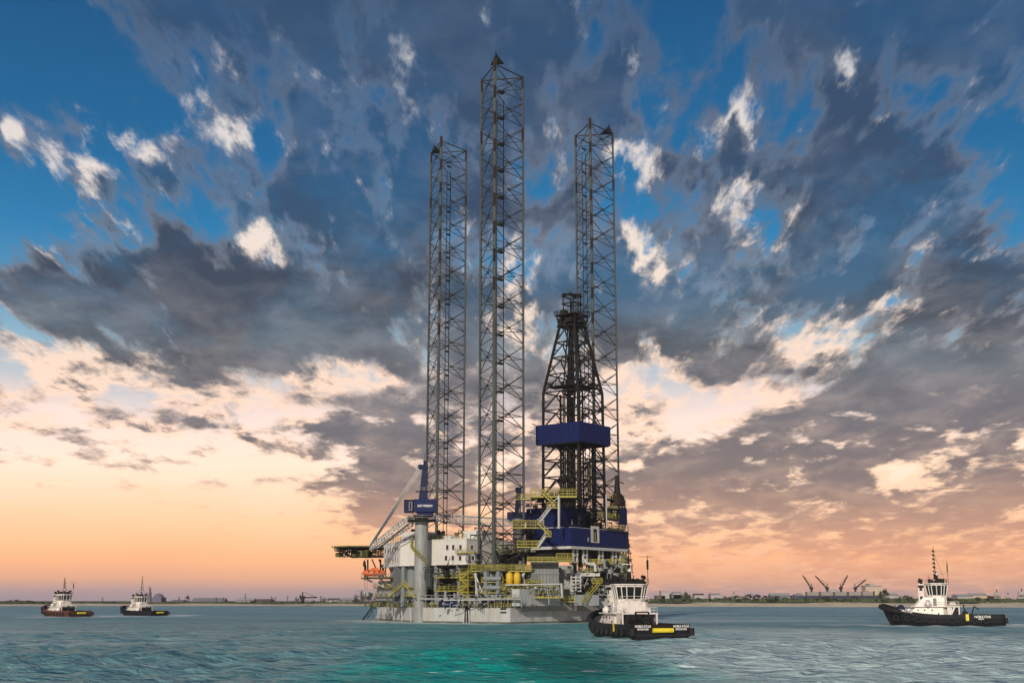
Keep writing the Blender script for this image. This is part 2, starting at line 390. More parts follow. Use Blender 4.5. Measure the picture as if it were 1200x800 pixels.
# ================================================================== WATER
def water_mesh():
    pys = np.concatenate([np.arange(116, 24, -.36), np.arange(24, 3.5, -.3)])
    Y = CH*F/pys; nx = 620
    near = np.array([-60, -20, 20, 45, 62, 76, 87]); Y = np.concatenate([near, Y]); ny = len(Y)
    uu = np.linspace(-1, 1, nx)
    half = np.maximum(.56*np.abs(Y), 70)
    X = uu[None, :]*half[:, None]; YY = np.repeat(Y[:, None], nx, 1)
    Z = np.zeros_like(X); dX = np.zeros_like(X); dY = np.zeros_like(X)
    dyr = np.abs(np.gradient(Y))[:, None]; dxr = (half*2/nx)[:, None]
    r = np.random.default_rng(11)
    for i in range(64):
        lam = 1.7*(11/1.7)**r.random(); th = r.normal(0, .5)-.15; k = 2*PI/lam
        kx, ky = k*math.sin(th), k*math.cos(th); ph = r.random()*2*PI
        a = .0075*lam**1.0*(1 if lam < 9 else .6)
        lim = np.maximum(dyr*abs(math.cos(th)), dxr*abs(math.sin(th)))*2.4
        f = np.clip((lam-lim)/lam*2.0, 0, 1); f[:7] = 0
        arg = kx*X+ky*YY+ph
        Z += a*f*np.cos(arg); dX -= a*f*math.sin(th)*np.sin(arg)*.9; dY -= a*f*math.cos(th)*np.sin(arg)*.9
    # gusts: rougher and calmer patches
    g = .75+.35*np.sin(X*.045+1.3*np.sin(YY*.02))*np.sin(YY*.03+1.1*np.sin(X*.03)+2)
    Z *= g
    co_ = np.stack([X+dX, YY+dY, Z], -1).reshape(-1, 3)
    me = bpy.data.meshes.new('sea'); nv_ = ny*nx
    idx = np.arange(nv_).reshape(ny, nx)
    q = np.stack([idx[:-1, :-1], idx[:-1, 1:], idx[1:, 1:], idx[1:, :-1]], -1).reshape(-1, 4)
    me.vertices.add(nv_); me.vertices.foreach_set('co', co_.ravel().astype(np.float32))
    me.loops.add(q.size); me.loops.foreach_set('vertex_index', q.ravel().astype(np.int32))
    me.polygons.add(len(q)); me.polygons.foreach_set('loop_start', (np.arange(len(q))*4).astype(np.int32)); 
    me.polygons.foreach_set('use_smooth', np.ones(len(q), bool))
    me.update(calc_edges=True); me.validate()
    return me
def water_mat():
    global nt, N, L
    m = bpy.data.materials.new('sea_water'); m.use_nodes = True; nt = m.node_tree; N = nt.nodes; L = nt.links
    b = N['Principled BSDF']; g = nd('ShaderNodeNewGeometry'); s_ = nd('ShaderNodeSeparateXYZ'); L.new(g.outputs['Position'], s_.inputs[0])
    X, Y, Z = s_.outputs
    flat = nd('ShaderNodeCombineXYZ'); L.new(X, flat.inputs[0]); L.new(Y, flat.inputs[1]); W = flat.outputs[0]
    def nz(scale, detail, rough=.55, sxy=(1, 1), off=(0, 0, 0), dist=0.0):
        mp = nd('ShaderNodeMapping'); mp.inputs['Scale'].default_value = (sxy[0], sxy[1], 1); mp.inputs['Location'].default_value = off; L.new(W, mp.inputs[0])
        n = nd('ShaderNodeTexNoise'); n.inputs['Scale'].default_value = scale; n.inputs['Detail'].default_value = detail; n.inputs['Roughness'].default_value = rough; n.inputs['Distortion'].default_value = dist
        L.new(mp.outputs[0], n.inputs['Vector']); return n.outputs['Fac']
    # water colour: blue-grey sea, a shallow turquoise bank in front of the rig with a dark green reflection painted in
    def blob(cx, cy, rx, ry, pw=1.0):
        a = mth('DIVIDE', mth('SUBTRACT', X, cx), rx); c = mth('DIVIDE', mth('SUBTRACT', Y, cy), ry)
        q = mth('ADD', mth('MULTIPLY', a, a), mth('MULTIPLY', c, c))
        q = mth('ADD', q, mth('MULTIPLY', mth('SUBTRACT', nz(.05, 4, .6, off=(cx, cy, 0)), .5), 1.1))
        return mth('MULTIPLY', mrange(q, 1.5, .1, smooth=True), pw)
    base = mixc(mrange(nz(.012, 4), .35, .65), (.09, .215, .24, 1), (.17, .32, .345, 1))
    base = mixc(blob(45, 180, 42, 120, .9), base, (.5, .62, .62, 1))
    wind_sheen = mth('MULTIPLY', mrange(nz(.035, 5, .6, (.22, 1), (3, 8, 0)), .48, .62, smooth=True), mth('MULTIPLY', mrange(X, -60, 40, .3, 1), mrange(Y, 120, 200, .3, 1)))  # pale streaky highlights, mixed into the base colour below
    base = mixc(wind_sheen, base, (.4, .5, .52, 1))
    base = mixc(blob(-1, 138, 17, 90), base, (.004, .3, .27, 1))
    base = mixc(blob(0, 270, 44, 110, .6), base, (.02, .27, .27, 1))
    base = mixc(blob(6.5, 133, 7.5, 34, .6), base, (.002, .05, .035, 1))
    # foam: specks on crests, and wash along hulls and wakes
    fn = nz(.55, 8, .7, (.35, 1.2)); fn2 = nz(.06, 3, .5, (1, 1), (40, 3, 0))
    foam = mth('MULTIPLY', mrange(fn, .585, .66), mrange(fn2, .42, .6))
    def strip(x0, y0, x1, y1, wd, am):
        l = math.hypot(x1-x0, y1-y0); ux, uy = (x1-x0)/l, (y1-y0)/l
        ax = mth('SUBTRACT', X, x0); ay = mth('SUBTRACT', Y, y0)
        t = mth('ADD', mth('MULTIPLY', ax, ux), mth('MULTIPLY', ay, uy)); s2 = mth('ABSOLUTE', mth('SUBTRACT', mth('MULTIPLY', ax, uy), mth('MULTIPLY', ay, ux)))
        inr = mth('MULTIPLY', mrange(t, -2, 3), mrange(t, l+2, l-4))
        f = mth('MULTIPLY', inr, mrange(s2, wd*1.7, wd*.6)); return mth('MULTIPLY', mth('MULTIPLY', f, mrange(nz(.5, 6, .65, (.5, 1)), .38, .54)), am)
    for a in WASH: foam = mth('MAXIMUM', foam, strip(*a))
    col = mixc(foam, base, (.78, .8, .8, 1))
    rough_ = mth('MAXIMUM', mrange(foam, 0, 1, .1, .7), mrange(Y, 130, 500, .12, .4))
    # ripples
    h = mth('ADD', mth('MULTIPLY', nz(.55, 5, .6, (.45, 1), dist=.4), 1.0), mth('MULTIPLY', nz(2.2, 4, .6, (.6, 1), (5, 5, 0), .3), .25))
    h = mth('ADD', h, mth('MULTIPLY', nz(.14, 3, .5, (.5, 1), (9, 1, 0)), 2.2))
    bp = nd('ShaderNodeBump'); bp.inputs['Strength'].default_value = 1; bp.inputs['Distance'].default_value = 1.6
    L.new(h, bp.inputs['Height'])
    # diffuse upwelling light under a rough, partly self-masking reflecting surface
    out_ = N['Material Output']; N.remove(b)
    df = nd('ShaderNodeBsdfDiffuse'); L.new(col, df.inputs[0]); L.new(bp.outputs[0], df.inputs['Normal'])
    gs = nd('ShaderNodeBsdfGlossy'); gs.inputs[0].default_value = (.84, .97, 1, 1); L.new(rough_, gs.inputs['Roughness']); L.new(bp.outputs[0], gs.inputs['Normal'])
    fr = nd('ShaderNodeFresnel'); fr.inputs[0].default_value = 1.33; L.new(bp.outputs[0], fr.inputs['Normal'])
    k_ = mth('MULTIPLY', mth('MINIMUM', mth('MULTIPLY', fr.outputs[0], .95), .6), mth('SUBTRACT', 1.0, mth('MULTIPLY', foam, .85)))
    ms_ = nd('ShaderNodeMixShader'); L.new(k_, ms_.inputs[0]); L.new(df.outputs[0], ms_.inputs[1]); L.new(gs.outputs[0], ms_.inputs[2]); L.new(ms_.outputs[0], out_.inputs[0])
    return m
WASH = [(-30, 351, -3, 330, 7, .8), (1, 330, 37, 376, 6, .5), (-50, 398, -30, 352, 8, .8)]
for px_, yy_, l_ in ((751, wl(747), 16), (1102, wl(731), 33), (77, wl(721), 20), (167, wl(720), 20)):
    xx_ = P(px_, 702, yy_).x; w2_ = yy_*yy_/(CH*F)*.75; WASH += [(xx_-l_*.55, yy_-w2_*.6, xx_+l_*.5, yy_-w2_*.6, w2_, .75)]
    if l_ > 16: WASH += [(xx_+l_*.45, yy_+1, xx_+l_*(1.1 if yy_ > 400 else .9), yy_+3, w2_*1.1, .95)]
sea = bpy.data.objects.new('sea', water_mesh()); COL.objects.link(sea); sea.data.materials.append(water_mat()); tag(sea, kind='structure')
# ================================================================== RIG
RO = Vector((12.7, 373, 0)); RB = Vector((.616, .788, 0)); RA = Vector((-.788, .616, 0))     # local x = RB, local y = RA (towards the bow)
def loc(wp):
    d = Vector(wp)-RO; return Vector((d.dot(RB), d.dot(RA), d.z))
def wor(l): l = Vector(l); return RO+RB*l.x+RA*l.y+Vector((0, 0, l.z))
def onx(px, py, x):           # photo point on the rig plane local x = const
    a, b = P(px, py, 300), P(px, py, 420); la, lb = loc(a), loc(b)
    return la.lerp(lb, (x-la.x)/(lb.x-la.x))
def ony(px, py, y):
    a, b = P(px, py, 300), P(px, py, 420); la, lb = loc(a), loc(b)
    return la.lerp(lb, (y-la.y)/(lb.y-la.y))
def onY(px, py, Y): return loc(P(px, py, Y))
rig = empty('drilling_rig', RO, math.atan2(RB.y, RB.x), label='huge jack-up drilling rig with three lattice legs and a blue derrick house', cat='drilling rig')
HULL = [(-12, 62), (-36, 23), (-38, 18), (-38, -13), (22, -13), (34, -2), (37, 22), (12, 62)]
DK = 4.1
def scale_poly(poly, k, c=(0, 18)): return [(c[0]+(x-c[0])*k, c[1]+(y-c[1])*k) for x, y in poly]
HT = list(HULL); HT[0] = (-14.2, 57.6); HT[7] = (14.2, 57.6)      # raked bow
h = MB(); h.rings([[(x, y, -3) for x, y in HULL[::-1]], [(x, y, .1) for x, y in HULL[::-1]], [(x, y, DK) for x, y in HT[::-1]]], smooth=False)
h.build('hull', 'hull_grey', rig)
b_ = MB(); b_.prism(scale_poly(HULL, 1.0006), -1, .45); b_.build('waterline_band', 'wet_band', rig)
MB().prism(scale_poly(HT, .985), DK+.004, DK+.06).build('main_deck', 'deck_plate', rig)
# rubbing strake and raised stern deck
s_ = MB(); q0 = ony(612, 715, -13); q1 = ony(705, 715, -13)
s_.box(q0.x, 21.5, -14.3, -12.9, 3.2, 6.0); s_.build('rubbing_strake', 'strake', rig)
MB().box(q0.x+.5, 21, -12.9, 6, 4.2, 6.1).build('stern_deck', 'wall_grey', rig)
# white sponson box under the yellow walkway
a_ = ony(607, 700, -15); b_ = ony(655, 700, -15)
MB().box(a_.x, b_.x, -15.5, -12.92, 4.6, 9.0).build('sponson', 'hull_grey', rig)
# slot with fender posts in the hull side, draught marks
f_ = onx(548, 712, -38.05); g_ = onx(548, 729, -38.05)
MB().box(-38.25, -37.6, f_.y-.9, f_.y+.9, .2, 4.6).build('anchor_slot', 'dark_steel', rig)
fp = MB(); fp.beam((-38.4, f_.y-1, -.5), (-38.4, f_.y-.75, 3.6), .28); fp.beam((-38.4, f_.y+1.1, -.5), (-38.4, f_.y+.8, 3.6), .28); fp.beam((-38.4, f_.y+.1, -.5), (-38.4, f_.y+.1, 3.4), .18); fp.build('fender_post', 'light_steel', rig)
d_ = onx(590, 714, -38.04)
dm = MB()
for k in range(2): dm.box(-38.1, -37.9, d_.y-1, d_.y+1, d_.z-.9+k*.9, d_.z-.5+k*.95)
dm.build('draught_mark', 'dark_steel', rig)
# bow: white lower wall raked over the water, anchor rack
def along(p, q, t): return (p[0]+(q[0]-p[0])*t, p[1]+(q[1]-p[1])*t)
for k in range(5):
    bw = MB()
    p0 = along(HULL[1], HULL[0], k/5+.02); p1 = along(HULL[1], HULL[0], k/5+.18)
    bw.beam((p0[0]-.7, p0[1]+.4, .2), (p0[0]-.9, p0[1]+.6, 4), .22)
    bw.build('bow_strut', 'light_steel', rig)
p0 = Vector((HULL[0][0], HULL[0][1], 0)); ar = MB()
ar.beam(p0+Vector((-2.5, 3, -.2)), p0+Vector((-.5, 0, 4.6)), .5); ar.beam(p0+Vector((-1.2, 2, .5)), p0+Vector((.2, 0, 4.2)), .25); ar.beam(p0+Vector((.3, 0, 3.5)), p0+Vector((.3, 0, 7.8)), .35)
ar.build('anchor_rack', 'dark_steel', rig)

# ---------------------------------------------------------------- legs
def leg(cx_px, cy_px, Y, toppy, toff, riser):
    c = loc(P(cx_px, cy_px, Y)); base = math.atan2(RB.y, RB.x)
    lr = empty('leg', (c.x, c.y, 0), 0, rig)
    rr = 7.4; ang = [R(19.5)-base, R(139.5)-base, R(-100.5)-base]
    cs = [Vector((rr*math.cos(a), rr*math.sin(a), 0)) for a in ang]
    ztop = P(cx_px, toppy, Y).z
    H = 8.35; nb_ = int((ztop+4)/H); zt = ztop
    tops = [zt, zt, zt+1.4]
    for i, c0 in enumerate(cs):
        m = MB(); m.tube((c0.x, c0.y, -4), (c0.x, c0.y, tops[i]), .34, n=8)
        d = c0.normalized()
        for s2 in (1, -1):
            t_ = Vector((-d.y, d.x, 0))*s2; m.beam(Vector((c0.x, c0.y, -4))+t_*.36, Vector((c0.x, c0.y, tops[i]))+t_*.36, .12, .24, up=(0, 1, 0))
        m.cur = 1
        for k in range(0, 9 if i == 2 else 3):
            z1 = tops[i]-k*H-.03; z0 = z1-H*.47
            if k > 0 and i != 2 and k % 2: continue
            m.tube((c0.x, c0.y, z0), (c0.x, c0.y, z1), .41, n=8)
        m.build('chord', ('leg_chord', 'rust_primer'), lr)
    br = hb = MB()
    z = ztop
    while z > 4:
        zl = z-H
        for i in range(3):
            a, b = cs[i], cs[(i+1) % 3]; A = lambda v, zz_: Vector((v.x, v.y, zz_))
            br.tube(A(a, z-.4), A(b, zl+.4), .125, n=5, cap=False); br.tube(A(b, z-.4), A(a, zl+.4), .125, n=5, cap=False)
            hb.tube(A(a, z-H/2), A(b, z-H/2), .115, n=5, cap=False)
            m1 = (a+b)/2; m2 = (b+cs[(i+2) % 3])/2; hb.tube(A(m1, z-H/2), A(m2, z-H/2), .055, n=4, cap=False)
            hb.box(m1.x-.22, m1.x+.22, m1.y-.22, m1.y+.22, z-H/2-.3, z-H/2+.3)
        z = zl
    for i in range(3): hb.tube(cs[i]+Vector((0, 0, ztop-.3)), cs[(i+1) % 3]+Vector((0, 0, ztop-.3)), .2, n=5)
    br.build('lattice_bracing', 'leg_steel', lr)
    # plate across one corner of the top
    k = toff; a, b, d2 = cs[k], cs[(k+1) % 3], cs[(k+2) % 3]; z = Vector((0, 0, ztop))
    if k == 2: z = z+Vector((0, 0, 1.4))
    tp = MB(); v = [a+z, a.lerp(b, .34)+z, a.lerp(d2, .34)+z]; lo = [x-Vector((0, 0, .25)) for x in v]; ap = a.lerp((b+d2)/2, .12)+z+Vector((0, 0, 2.4))
    tp.add(lo+[ap], [(0, 2, 1), (0, 1, 3), (1, 2, 3), (2, 0, 3)]); tp.beam(ap-Vector((0, 0, .6)), ap+Vector((0, 0, .4)), .25)
    tp.build('top_cap', 'dark_steel', lr)
    rs = MB()
    for dx_, dy_ in riser: rs.tube((dx_, dy_, 2), (dx_, dy_, ztop-8), .14, n=6)
    n_ = int(ztop/8.35)
    for k in range(n_): rs.box(riser[0][0]-.5, riser[-1][0]+.5, riser[0][1]-.1, riser[-1][1]+.1, 6+k*8.35, 6.5+k*8.35)
    rs.build('riser_pipe', 'leg_steel', lr)
    return lr, c
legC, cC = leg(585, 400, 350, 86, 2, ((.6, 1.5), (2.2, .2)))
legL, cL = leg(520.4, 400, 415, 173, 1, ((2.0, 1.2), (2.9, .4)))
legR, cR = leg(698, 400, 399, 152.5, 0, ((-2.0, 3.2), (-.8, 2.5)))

# ---------------------------------------------------------------- helpers for railed decks and cladded boxes
def platform(x0, x1, y0, y1, z, name='platform', m='yellow_paint', mr='yellow_paint', rh=1.2, th=.3, parent=rig, sides='nsew', dens_=2.0):
    x0, x1 = min(x0, x1), max(x0, x1); y0, y1 = min(y0, y1), max(y0, y1)
    b = MB(); b.box(x0, x1, y0, y1, z-th, z); p = b.build(name, m, parent)
    r_ = MB(); C_ = dict(s=((x0, y0), (x1, y0)), e=((x1, y0), (x1, y1)), n=((x1, y1), (x0, y1)), w=((x0, y1), (x0, y0)))
    for k in sides: (ax, ay), (bx, by) = C_[k]; r_.rail([(ax, ay, z), (bx, by, z)], rh, .055, dens_)
    r_.build('railing', mr, p); return p
def clad(x0, x1, y0, y1, z0, z1, name, m, rib=2.4, parent=rig, mr=None, rw=.1):
    x0, x1 = min(x0, x1), max(x0, x1); y0, y1 = min(y0, y1), max(y0, y1)
    b = MB(); b.box(x0, x1, y0, y1, z0, z1)
    if not mr:
        n = max(1, int((x1-x0)/rib))
        for k in range(1, n): x = x0+(x1-x0)*k/n; b.box(x-rw/2, x+rw/2, y0-rw, y0+.02, z0+.05, z1-.05)
        n = max(1, int((y1-y0)/rib))
        for k in range(1, n): y = y0+(y1-y0)*k/n; b.box(x0-rw, x0+.02, y-rw/2, y+rw/2, z0+.05, z1-.05)
    return b.build(name, m, parent)
def greebles(x0, x1, y0, y1, z0, z1, n, seed, name, m, parent=rig, kinds='bptv'):
    r = random.Random(seed); b = MB()
    for _ in range(n):
        x = r.uniform(x0, x1); y = r.uniform(y0, y1); k = r.choice(kinds)
        if k == 'b': w_, d_, h_ = r.uniform(.5, 2), r.uniform(.5, 2), r.uniform(.6, min(2.4, z1-z0)); b.box(x-w_/2, x+w_/2, y-d_/2, y+d_/2, z0, z0+h_)
        elif k == 'p': z = r.uniform(z0+.3, z1); b.tube((x, y, z), (min(x1, x+r.uniform(2, 6)), y, z), r.uniform(.08, .2)); b.tube((x, y, z0), (x, y, z), .12)
        elif k == 't': b.tube((x, y, z0), (x, y, r.uniform(z0+.8, z1)), r.uniform(.3, .7), n=10)
        else: z = r.uniform(z0+.5, z1); b.tube((x, y, z0), (x, y, z), r.uniform(.06, .15)); b.tube((x, y, z), (x, min(y1, y+r.uniform(1, 5)), z), r.uniform(.08, .16))
    return tag(b.build(name, m, parent), kind='stuff')

# ---------------------------------------------------------------- hull-side railings, long pipe rack beam
def hull_rail(p, q, z, m='yellow_paint', h=1.2, step=1.9): MB().rail([(p[0], p[1], z), (q[0], q[1], z)], h, .06, step, 3).build('deck_railing', m, rig)
hull_rail((-37.6, 17), (-37.6, 2.5), DK, ); hull_rail((-37.6, .5), (-37.6, -12.6), DK)
hull_rail((-37.5, -12.7), (q0.x, -12.7), DK); hull_rail((-14.4, 57), (-35.6, 23.6), DK)
hull_rail((-3, -13.8), (4, -13.8), 6.1)
bm = MB(); u0 = onx(492, 701, -38.6); u1 = onx(611, 701, -38.6); bm.box(-38.9, -38.3, u1.y, u0.y, u0.z-.35, u0.z+.2)
bm.tube((-38.6, u1.y, u0.z+.9), (-38.6, u0.y, u0.z+.9), .09)
for k in range(17):
    y = u1.y+(u0.y-u1.y)*k/16; bm.beam((-38.6, y, DK), (-38.6, y, u0.z+.9), .14)
bm.build('pipe_rack', 'steel_grey', rig)

# ---------------------------------------------------------------- crane on the pedestal
cp_ = onY(493.6, 650, 356); ptop = P(493.6, 611, 356).z
ped = empty('pedestal_crane', (cp_.x, cp_.y, 0), 0, rig)
MB().lathe((0, 0, 0), [(1.9, -2), (1.9, ptop-3.2), (1.9, ptop)], 24).build('pedestal', 'steel_grey', ped)
z_ = lambda py, Y=356: P(493, py, Y).z
b = MB(); b.lathe((0, 0, 0), [(2.0, ptop), (4.1, ptop+.02), (4.1, ptop+.5), (1.8, ptop+.52), (2.6, z_(603)), (1.6, z_(603)+.02)], 20); b.build('slew_ring', 'dark_steel', ped)
MB().rail([(4*math.cos(t), 4*math.sin(t), ptop+.5) for t in [2*PI*k/16 for k in range(17)]], 1.1, .05, 1.6).build('railing', 'steel_grey', ped)
# machinery house faces the camera: keep its sides square to the view
hz0, hz1 = z_(602), z_(586); cr_ = Matrix.Rotation(-math.atan2(RB.y, RB.x), 4, 'Z')
def rotadd(mb, fn): t = MB(); fn(t); mb.add([cr_ @ Vector(v) for v in t.v], t.f); mb.sm[-len(t.f):] = t.sm; return mb
def rb(fn, name, m, par=ped): return rotadd(MB(), fn).build(name, m, par)
rb(lambda t: (t.box(-2.0, 4.1, -3, 3, hz0+.5, hz1), t.box(-1.2, 3.2, -2.4, 2.4, hz0-.6, hz0+.5), t.box(-2.05, 4.15, -3.05, 3.05, hz1, hz1+.15)), 'machinery_house', 'blue_paint')
rb(lambda t: (t.box(-4.9, -2.3, -2.8, .6, hz0+.3, hz1-.2), t.box(-5.1, -2.1, -3.0, .8, hz1-.2, hz1), t.box(-2.4, -1.9, -2.2, 0, hz0+.6, hz0+1.2)), 'operator_cab', 'navy_paint')
rb(lambda t: t.box(-3.5, -2.5, -2.95, -2.7, hz0+.8, hz1-.6), 'cab_window', 'building_grey')
rb(lambda t: t.box(-3.2, -2.8, -3.0, -2.9, hz0+1.0, hz1-.8), 'cab_glass', 'glass_dark')
lettering('EAST PRESIDIO', .85, cr_ @ Matrix.Translation((1.1, -3.08, (hz0+hz1)/2+.15)) @ Matrix.Rotation(PI/2, 4, 'X'), 'lettering', ped, sx=.75)
mt = z_(548)
def mastf(t):
    bx = [(-.2, 1.5, -1, 1), (.35, 1.15, -.55, .55)]
    r0 = [(-.9, -1.2, hz1), (1.6, -1.2, hz1), (1.6, 1.2, hz1), (-.9, 1.2, hz1)]; r1 = [(.05, -.5, mt), (1.25, -.5, mt), (1.25, .5, mt), (.05, .5, mt)]
    t.rings([r0, r1], smooth=False); t.box(-.8, 1.5, -.7, .7, mt-.4, mt+.9); t.box(.25, 1.15, -.4, .4, mt+.9, mt+2.0); t.box(-1.8, 1.9, -1.3, 1.3, z_(576), z_(576)+.15); t.beam((.6, 0, mt+2), (.6, 0, mt+4.3), .1); t.tube((-.6, -.8, mt+.3), (-.6, .8, mt+.3), .7, n=12)
rb(mastf, 'crane_mast', 'navy_paint')
rb(lambda t: t.rail([(-1.8, -1.3, z_(576)), (1.9, -1.3, z_(576)), (1.9, 1.3, z_(576))], 1.1, .05, 1.2), 'mast_railing', 'steel_grey')
L2 = lambda px, py, Y: onY(px, py, Y)-Vector((cp_.x, cp_.y, 0))
foot = L2(485, 607, 356); tip = L2(434, 643, 372)
MB().truss(foot, tip, 2.6, 1.3, 17, .16, .09).build('boom', 'light_steel', ped)
MB().tube(L2(478, 614, 355), L2(446, 641, 366), .16).build('boom_stay', 'dark_steel', ped)
rp = MB(); mh = L2(491.5, 548, 356)
for k in range(6): rp.tube(mh+Vector((0, 0, -k*.2))+Vector(((k-2.5)*.2, 0, 0)), tip+Vector(((k-2.5)*.3, (k-2.5)*.1, 1.0)), .11, n=4)
rp.build('luffing_rope', 'rope', ped)
hk = MB(); a = L2(427, 664, 372); hk.tube(tip, a+Vector((0, 0, 2)), .05, n=4); hk.lathe(a, [(.1, .0), (.4, .3), (.4, 1.4), (.1, 2)], 8); hk.build('hook_block', 'dark_steel', ped)
# spiral ladder hugging the pedestal
st = MB(); pts = []
for k in range(15):
    t = R(-40)-k*R(11)-math.atan2(RB.y, RB.x)*0; zt = z_(660)+(z_(634)-z_(660))*k/14
    pts.append((2.7*math.cos(t-R(60)), 2.7*math.sin(t-R(60)), zt))
for a, b2 in zip(pts[:-1], pts[1:]): st.beam(a, b2, .9, .16)
st.rail(pts, 1.1, .05, 1.5); st.build('ladder', 'yellow_paint', ped)
st = MB(); st.stairs(L2(486, 700, 353), L2(474, 684, 353), .8); st.stairs(L2(456, 699, 360), L2(474, 684, 354), .8); st.build('access_stairs', 'yellow_paint', ped)

# second crane far side, behind the centre leg
c2 = onY(607, 640, 392); zz2 = lambda py: P(607, py, 392).z
ck = empty('stowed_crane', (c2.x, c2.y, 0), 0, rig)
MB().lathe((0, 0, 0), [(1.6, 10), (1.6, zz2(611)), (2.6, zz2(610)), (2.6, zz2(608))], 16).build('pedestal', 'steel_grey', ck)
rb(lambda t: (t.box(-3.4, 3, -2, 2, zz2(610), zz2(600)), t.box(1.6, 3.9, -2.4, -.6, zz2(612), zz2(603))), 'machinery_house', 'navy_paint', ck)
rb(lambda t: (t.rings([[(-1, -1, zz2(600)), (1, -1, zz2(600)), (1, 1, zz2(600)), (-1, 1, zz2(600))], [(-.5, -.5, zz2(574)), (.9, -.5, zz2(574)), (.9, .5, zz2(574)), (-.5, .5, zz2(574))]], smooth=False), t.box(-.8, 1.2, -.8, .8, zz2(576), zz2(571)), t.beam((.2, 0, zz2(571)), (.2, 0, zz2(568)), .1)), 'crane_mast', 'navy_paint', ck)
L3 = lambda px, py, Y: onY(px, py, Y)-Vector((c2.x, c2.y, 0))
MB().truss(L3(601, 613, 391), L3(506, 606, 372), 2.4, 2.0, 24, .15, .08).build('boom', 'light_steel', ck)
rp = MB()
for k in (0, 1): rp.tube(L3(606, 573, 392)+Vector((0, 0, -k*.5)), L3(512, 602+k*1.5, 373), .09, n=4)
rp.build('luffing_rope', 'dark_steel', ck)

# ---------------------------------------------------------------- accommodation
zA0, zA1 = P(480, 661.5, 366).z, P(480, 634.5, 366).z
acc_ = empty('accommodation_block', (0, 0, 0), 0, rig)
AP = [(-33, 6.5), (-33, 31.8), (-22.5, 48.5), (-8, 48.5), (-8, 33), (-12, 6.5)]
m = MB(); m.prism(AP, zA0, zA1); m.prism(scale_poly(AP, 1.012, (-20, 25)), zA0-.35, zA0-.003); m.prism(scale_poly(AP, 1.006, (-20, 25)), zA1+.003, zA1+.3)
ps = onx(519, 650, -33).y; m.box(-33.12, -32.9, ps-.08, ps+.08, zA0+.1, zA1-.1); m.box(-33.12, -32.9, ps+3.8, ps+4.0, zA0+.1, zA1-.1)
m.build('wall', 'white_paint', acc_)
for py, xs in ((641, (524.5, 531.5, 540, 553.5)), (653.5, (523, 531, 539.5, 547.5, 554.5))):
    for px in xs:
        q = onx(px, py, -33.02); big = 1.35 if px > 553 else 1
        wf = MB(); wf.box(-33.14, -32.98, q.y-.52*big, q.y+.52*big, q.z-.78, q.z+.78); wf = wf.build('window', 'light_steel' if px != 547.5 else 'steel_grey', acc_)
        MB().box(-33.2, -33.1, q.y-.38*big, q.y+.38*big, q.z-.62, q.z+.62).build('pane', 'glass_dark' if px != 547.5 else 'steel_grey', wf)
dr = Vector((10.5, 16.7, 0)).normalized(); nr = Vector((-dr.y, dr.x, 0))
for zr in (.25, .7):
    for k in range(6):
        c = Vector((-33, 31.8, 0))+dr*(2+k*3.0); z = zA0+(zA1-zA0)*zr
        wf = MB(); wf.beam(c+nr*.05-dr*.5+Vector((0, 0, z)), c+nr*.05+dr*.5+Vector((0, 0, z)), .16, 1.5); wf = wf.build('window', 'light_steel', acc_)
        MB().beam(c+nr*.12-dr*.36+Vector((0, 0, z)), c+nr*.12+dr*.36+Vector((0, 0, z)), .1, 1.2).build('pane', 'glass_dark', wf)
q0_, q1_ = onx(537, 647, -33), onx(558, 647, -33)
platform(-34.2, -33.02, q1_.y, q0_.y, q0_.z, 'balcony', 'yellow_paint', rh=1.0, sides='wn', parent=acc_)
rf = MB(); rf.rail([(x, y, zA1+.3) for x, y in (AP[0], AP[1], AP[2])], 1.1, .05, 1.8); rf.build('roof_railing', 'olive_paint', acc_)
m = MB(); q = onx(484, 630, -28); m.box(-30, -20, q.y-4, q.y+3, zA1+.3, zA1+3.0); m.box(-27, -20, 8, 13, zA1+.3, zA1+2.8); m.box(-31, -27, 14, 17, zA1+.3, zA1+1.3); m.build('roof_house', 'white_paint', acc_)
greebles(-31, -18, 8, 30, zA1+.3, zA1+3, 26, 3, 'roof_machinery', 'olive_paint', acc_)
greebles(-31, -18, 8, 46, zA1+.3, zA1+4.5, 16, 5, 'vent_pipe', 'dark_steel', acc_, 'pvt')
# support columns and a dark box put in for the undercroft's shade
m = MB()
for y in (10, 18.3, 26, 31): m.box(-32.6, -31.2, y-.6, y+.6, DK, zA0-.36)
m.build('support_column', 'wall_grey', acc_); MB().box(-26, -10, 7, 25, DK, zA0-.36).build('undercroft_shade', 'dark_steel', acc_)
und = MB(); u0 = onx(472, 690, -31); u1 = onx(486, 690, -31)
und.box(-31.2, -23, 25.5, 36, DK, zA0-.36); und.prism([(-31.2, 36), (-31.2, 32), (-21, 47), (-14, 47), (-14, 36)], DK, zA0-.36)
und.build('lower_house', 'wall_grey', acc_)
MB().box(-33.2, -31.9, onx(504, 675, -33).y, onx(500, 675, -33).y, z_(690), zA0-.4).build('white_column', 'white_paint', acc_)
for py, a, b2 in ((676, 512, 556), (691.5, 512, 548)):
    q0_, q1_ = onx(a, py, -34), onx(b2, py, -34); platform(-34.5, -26, q1_.y, q0_.y, q0_.z, 'walkway', sides='w', dens_=1.5)
greebles(-33.5, -27, 4, 24, z_(676), z_(664), 26, 8, 'deck_machinery', 'steel_grey')
greebles(-34, -27, 3, 27, DK, z_(693), 44, 9, 'deck_machinery', 'steel_grey')
greebles(-36, -33, 3, 24, DK, z_(697), 18, 10, 'deck_machinery', 'steel_grey', kinds='bp')
greebles(-34.5, -31.5, 3, 27, DK, z_(692), 40, 61, 'deck_machinery', 'dark_steel')
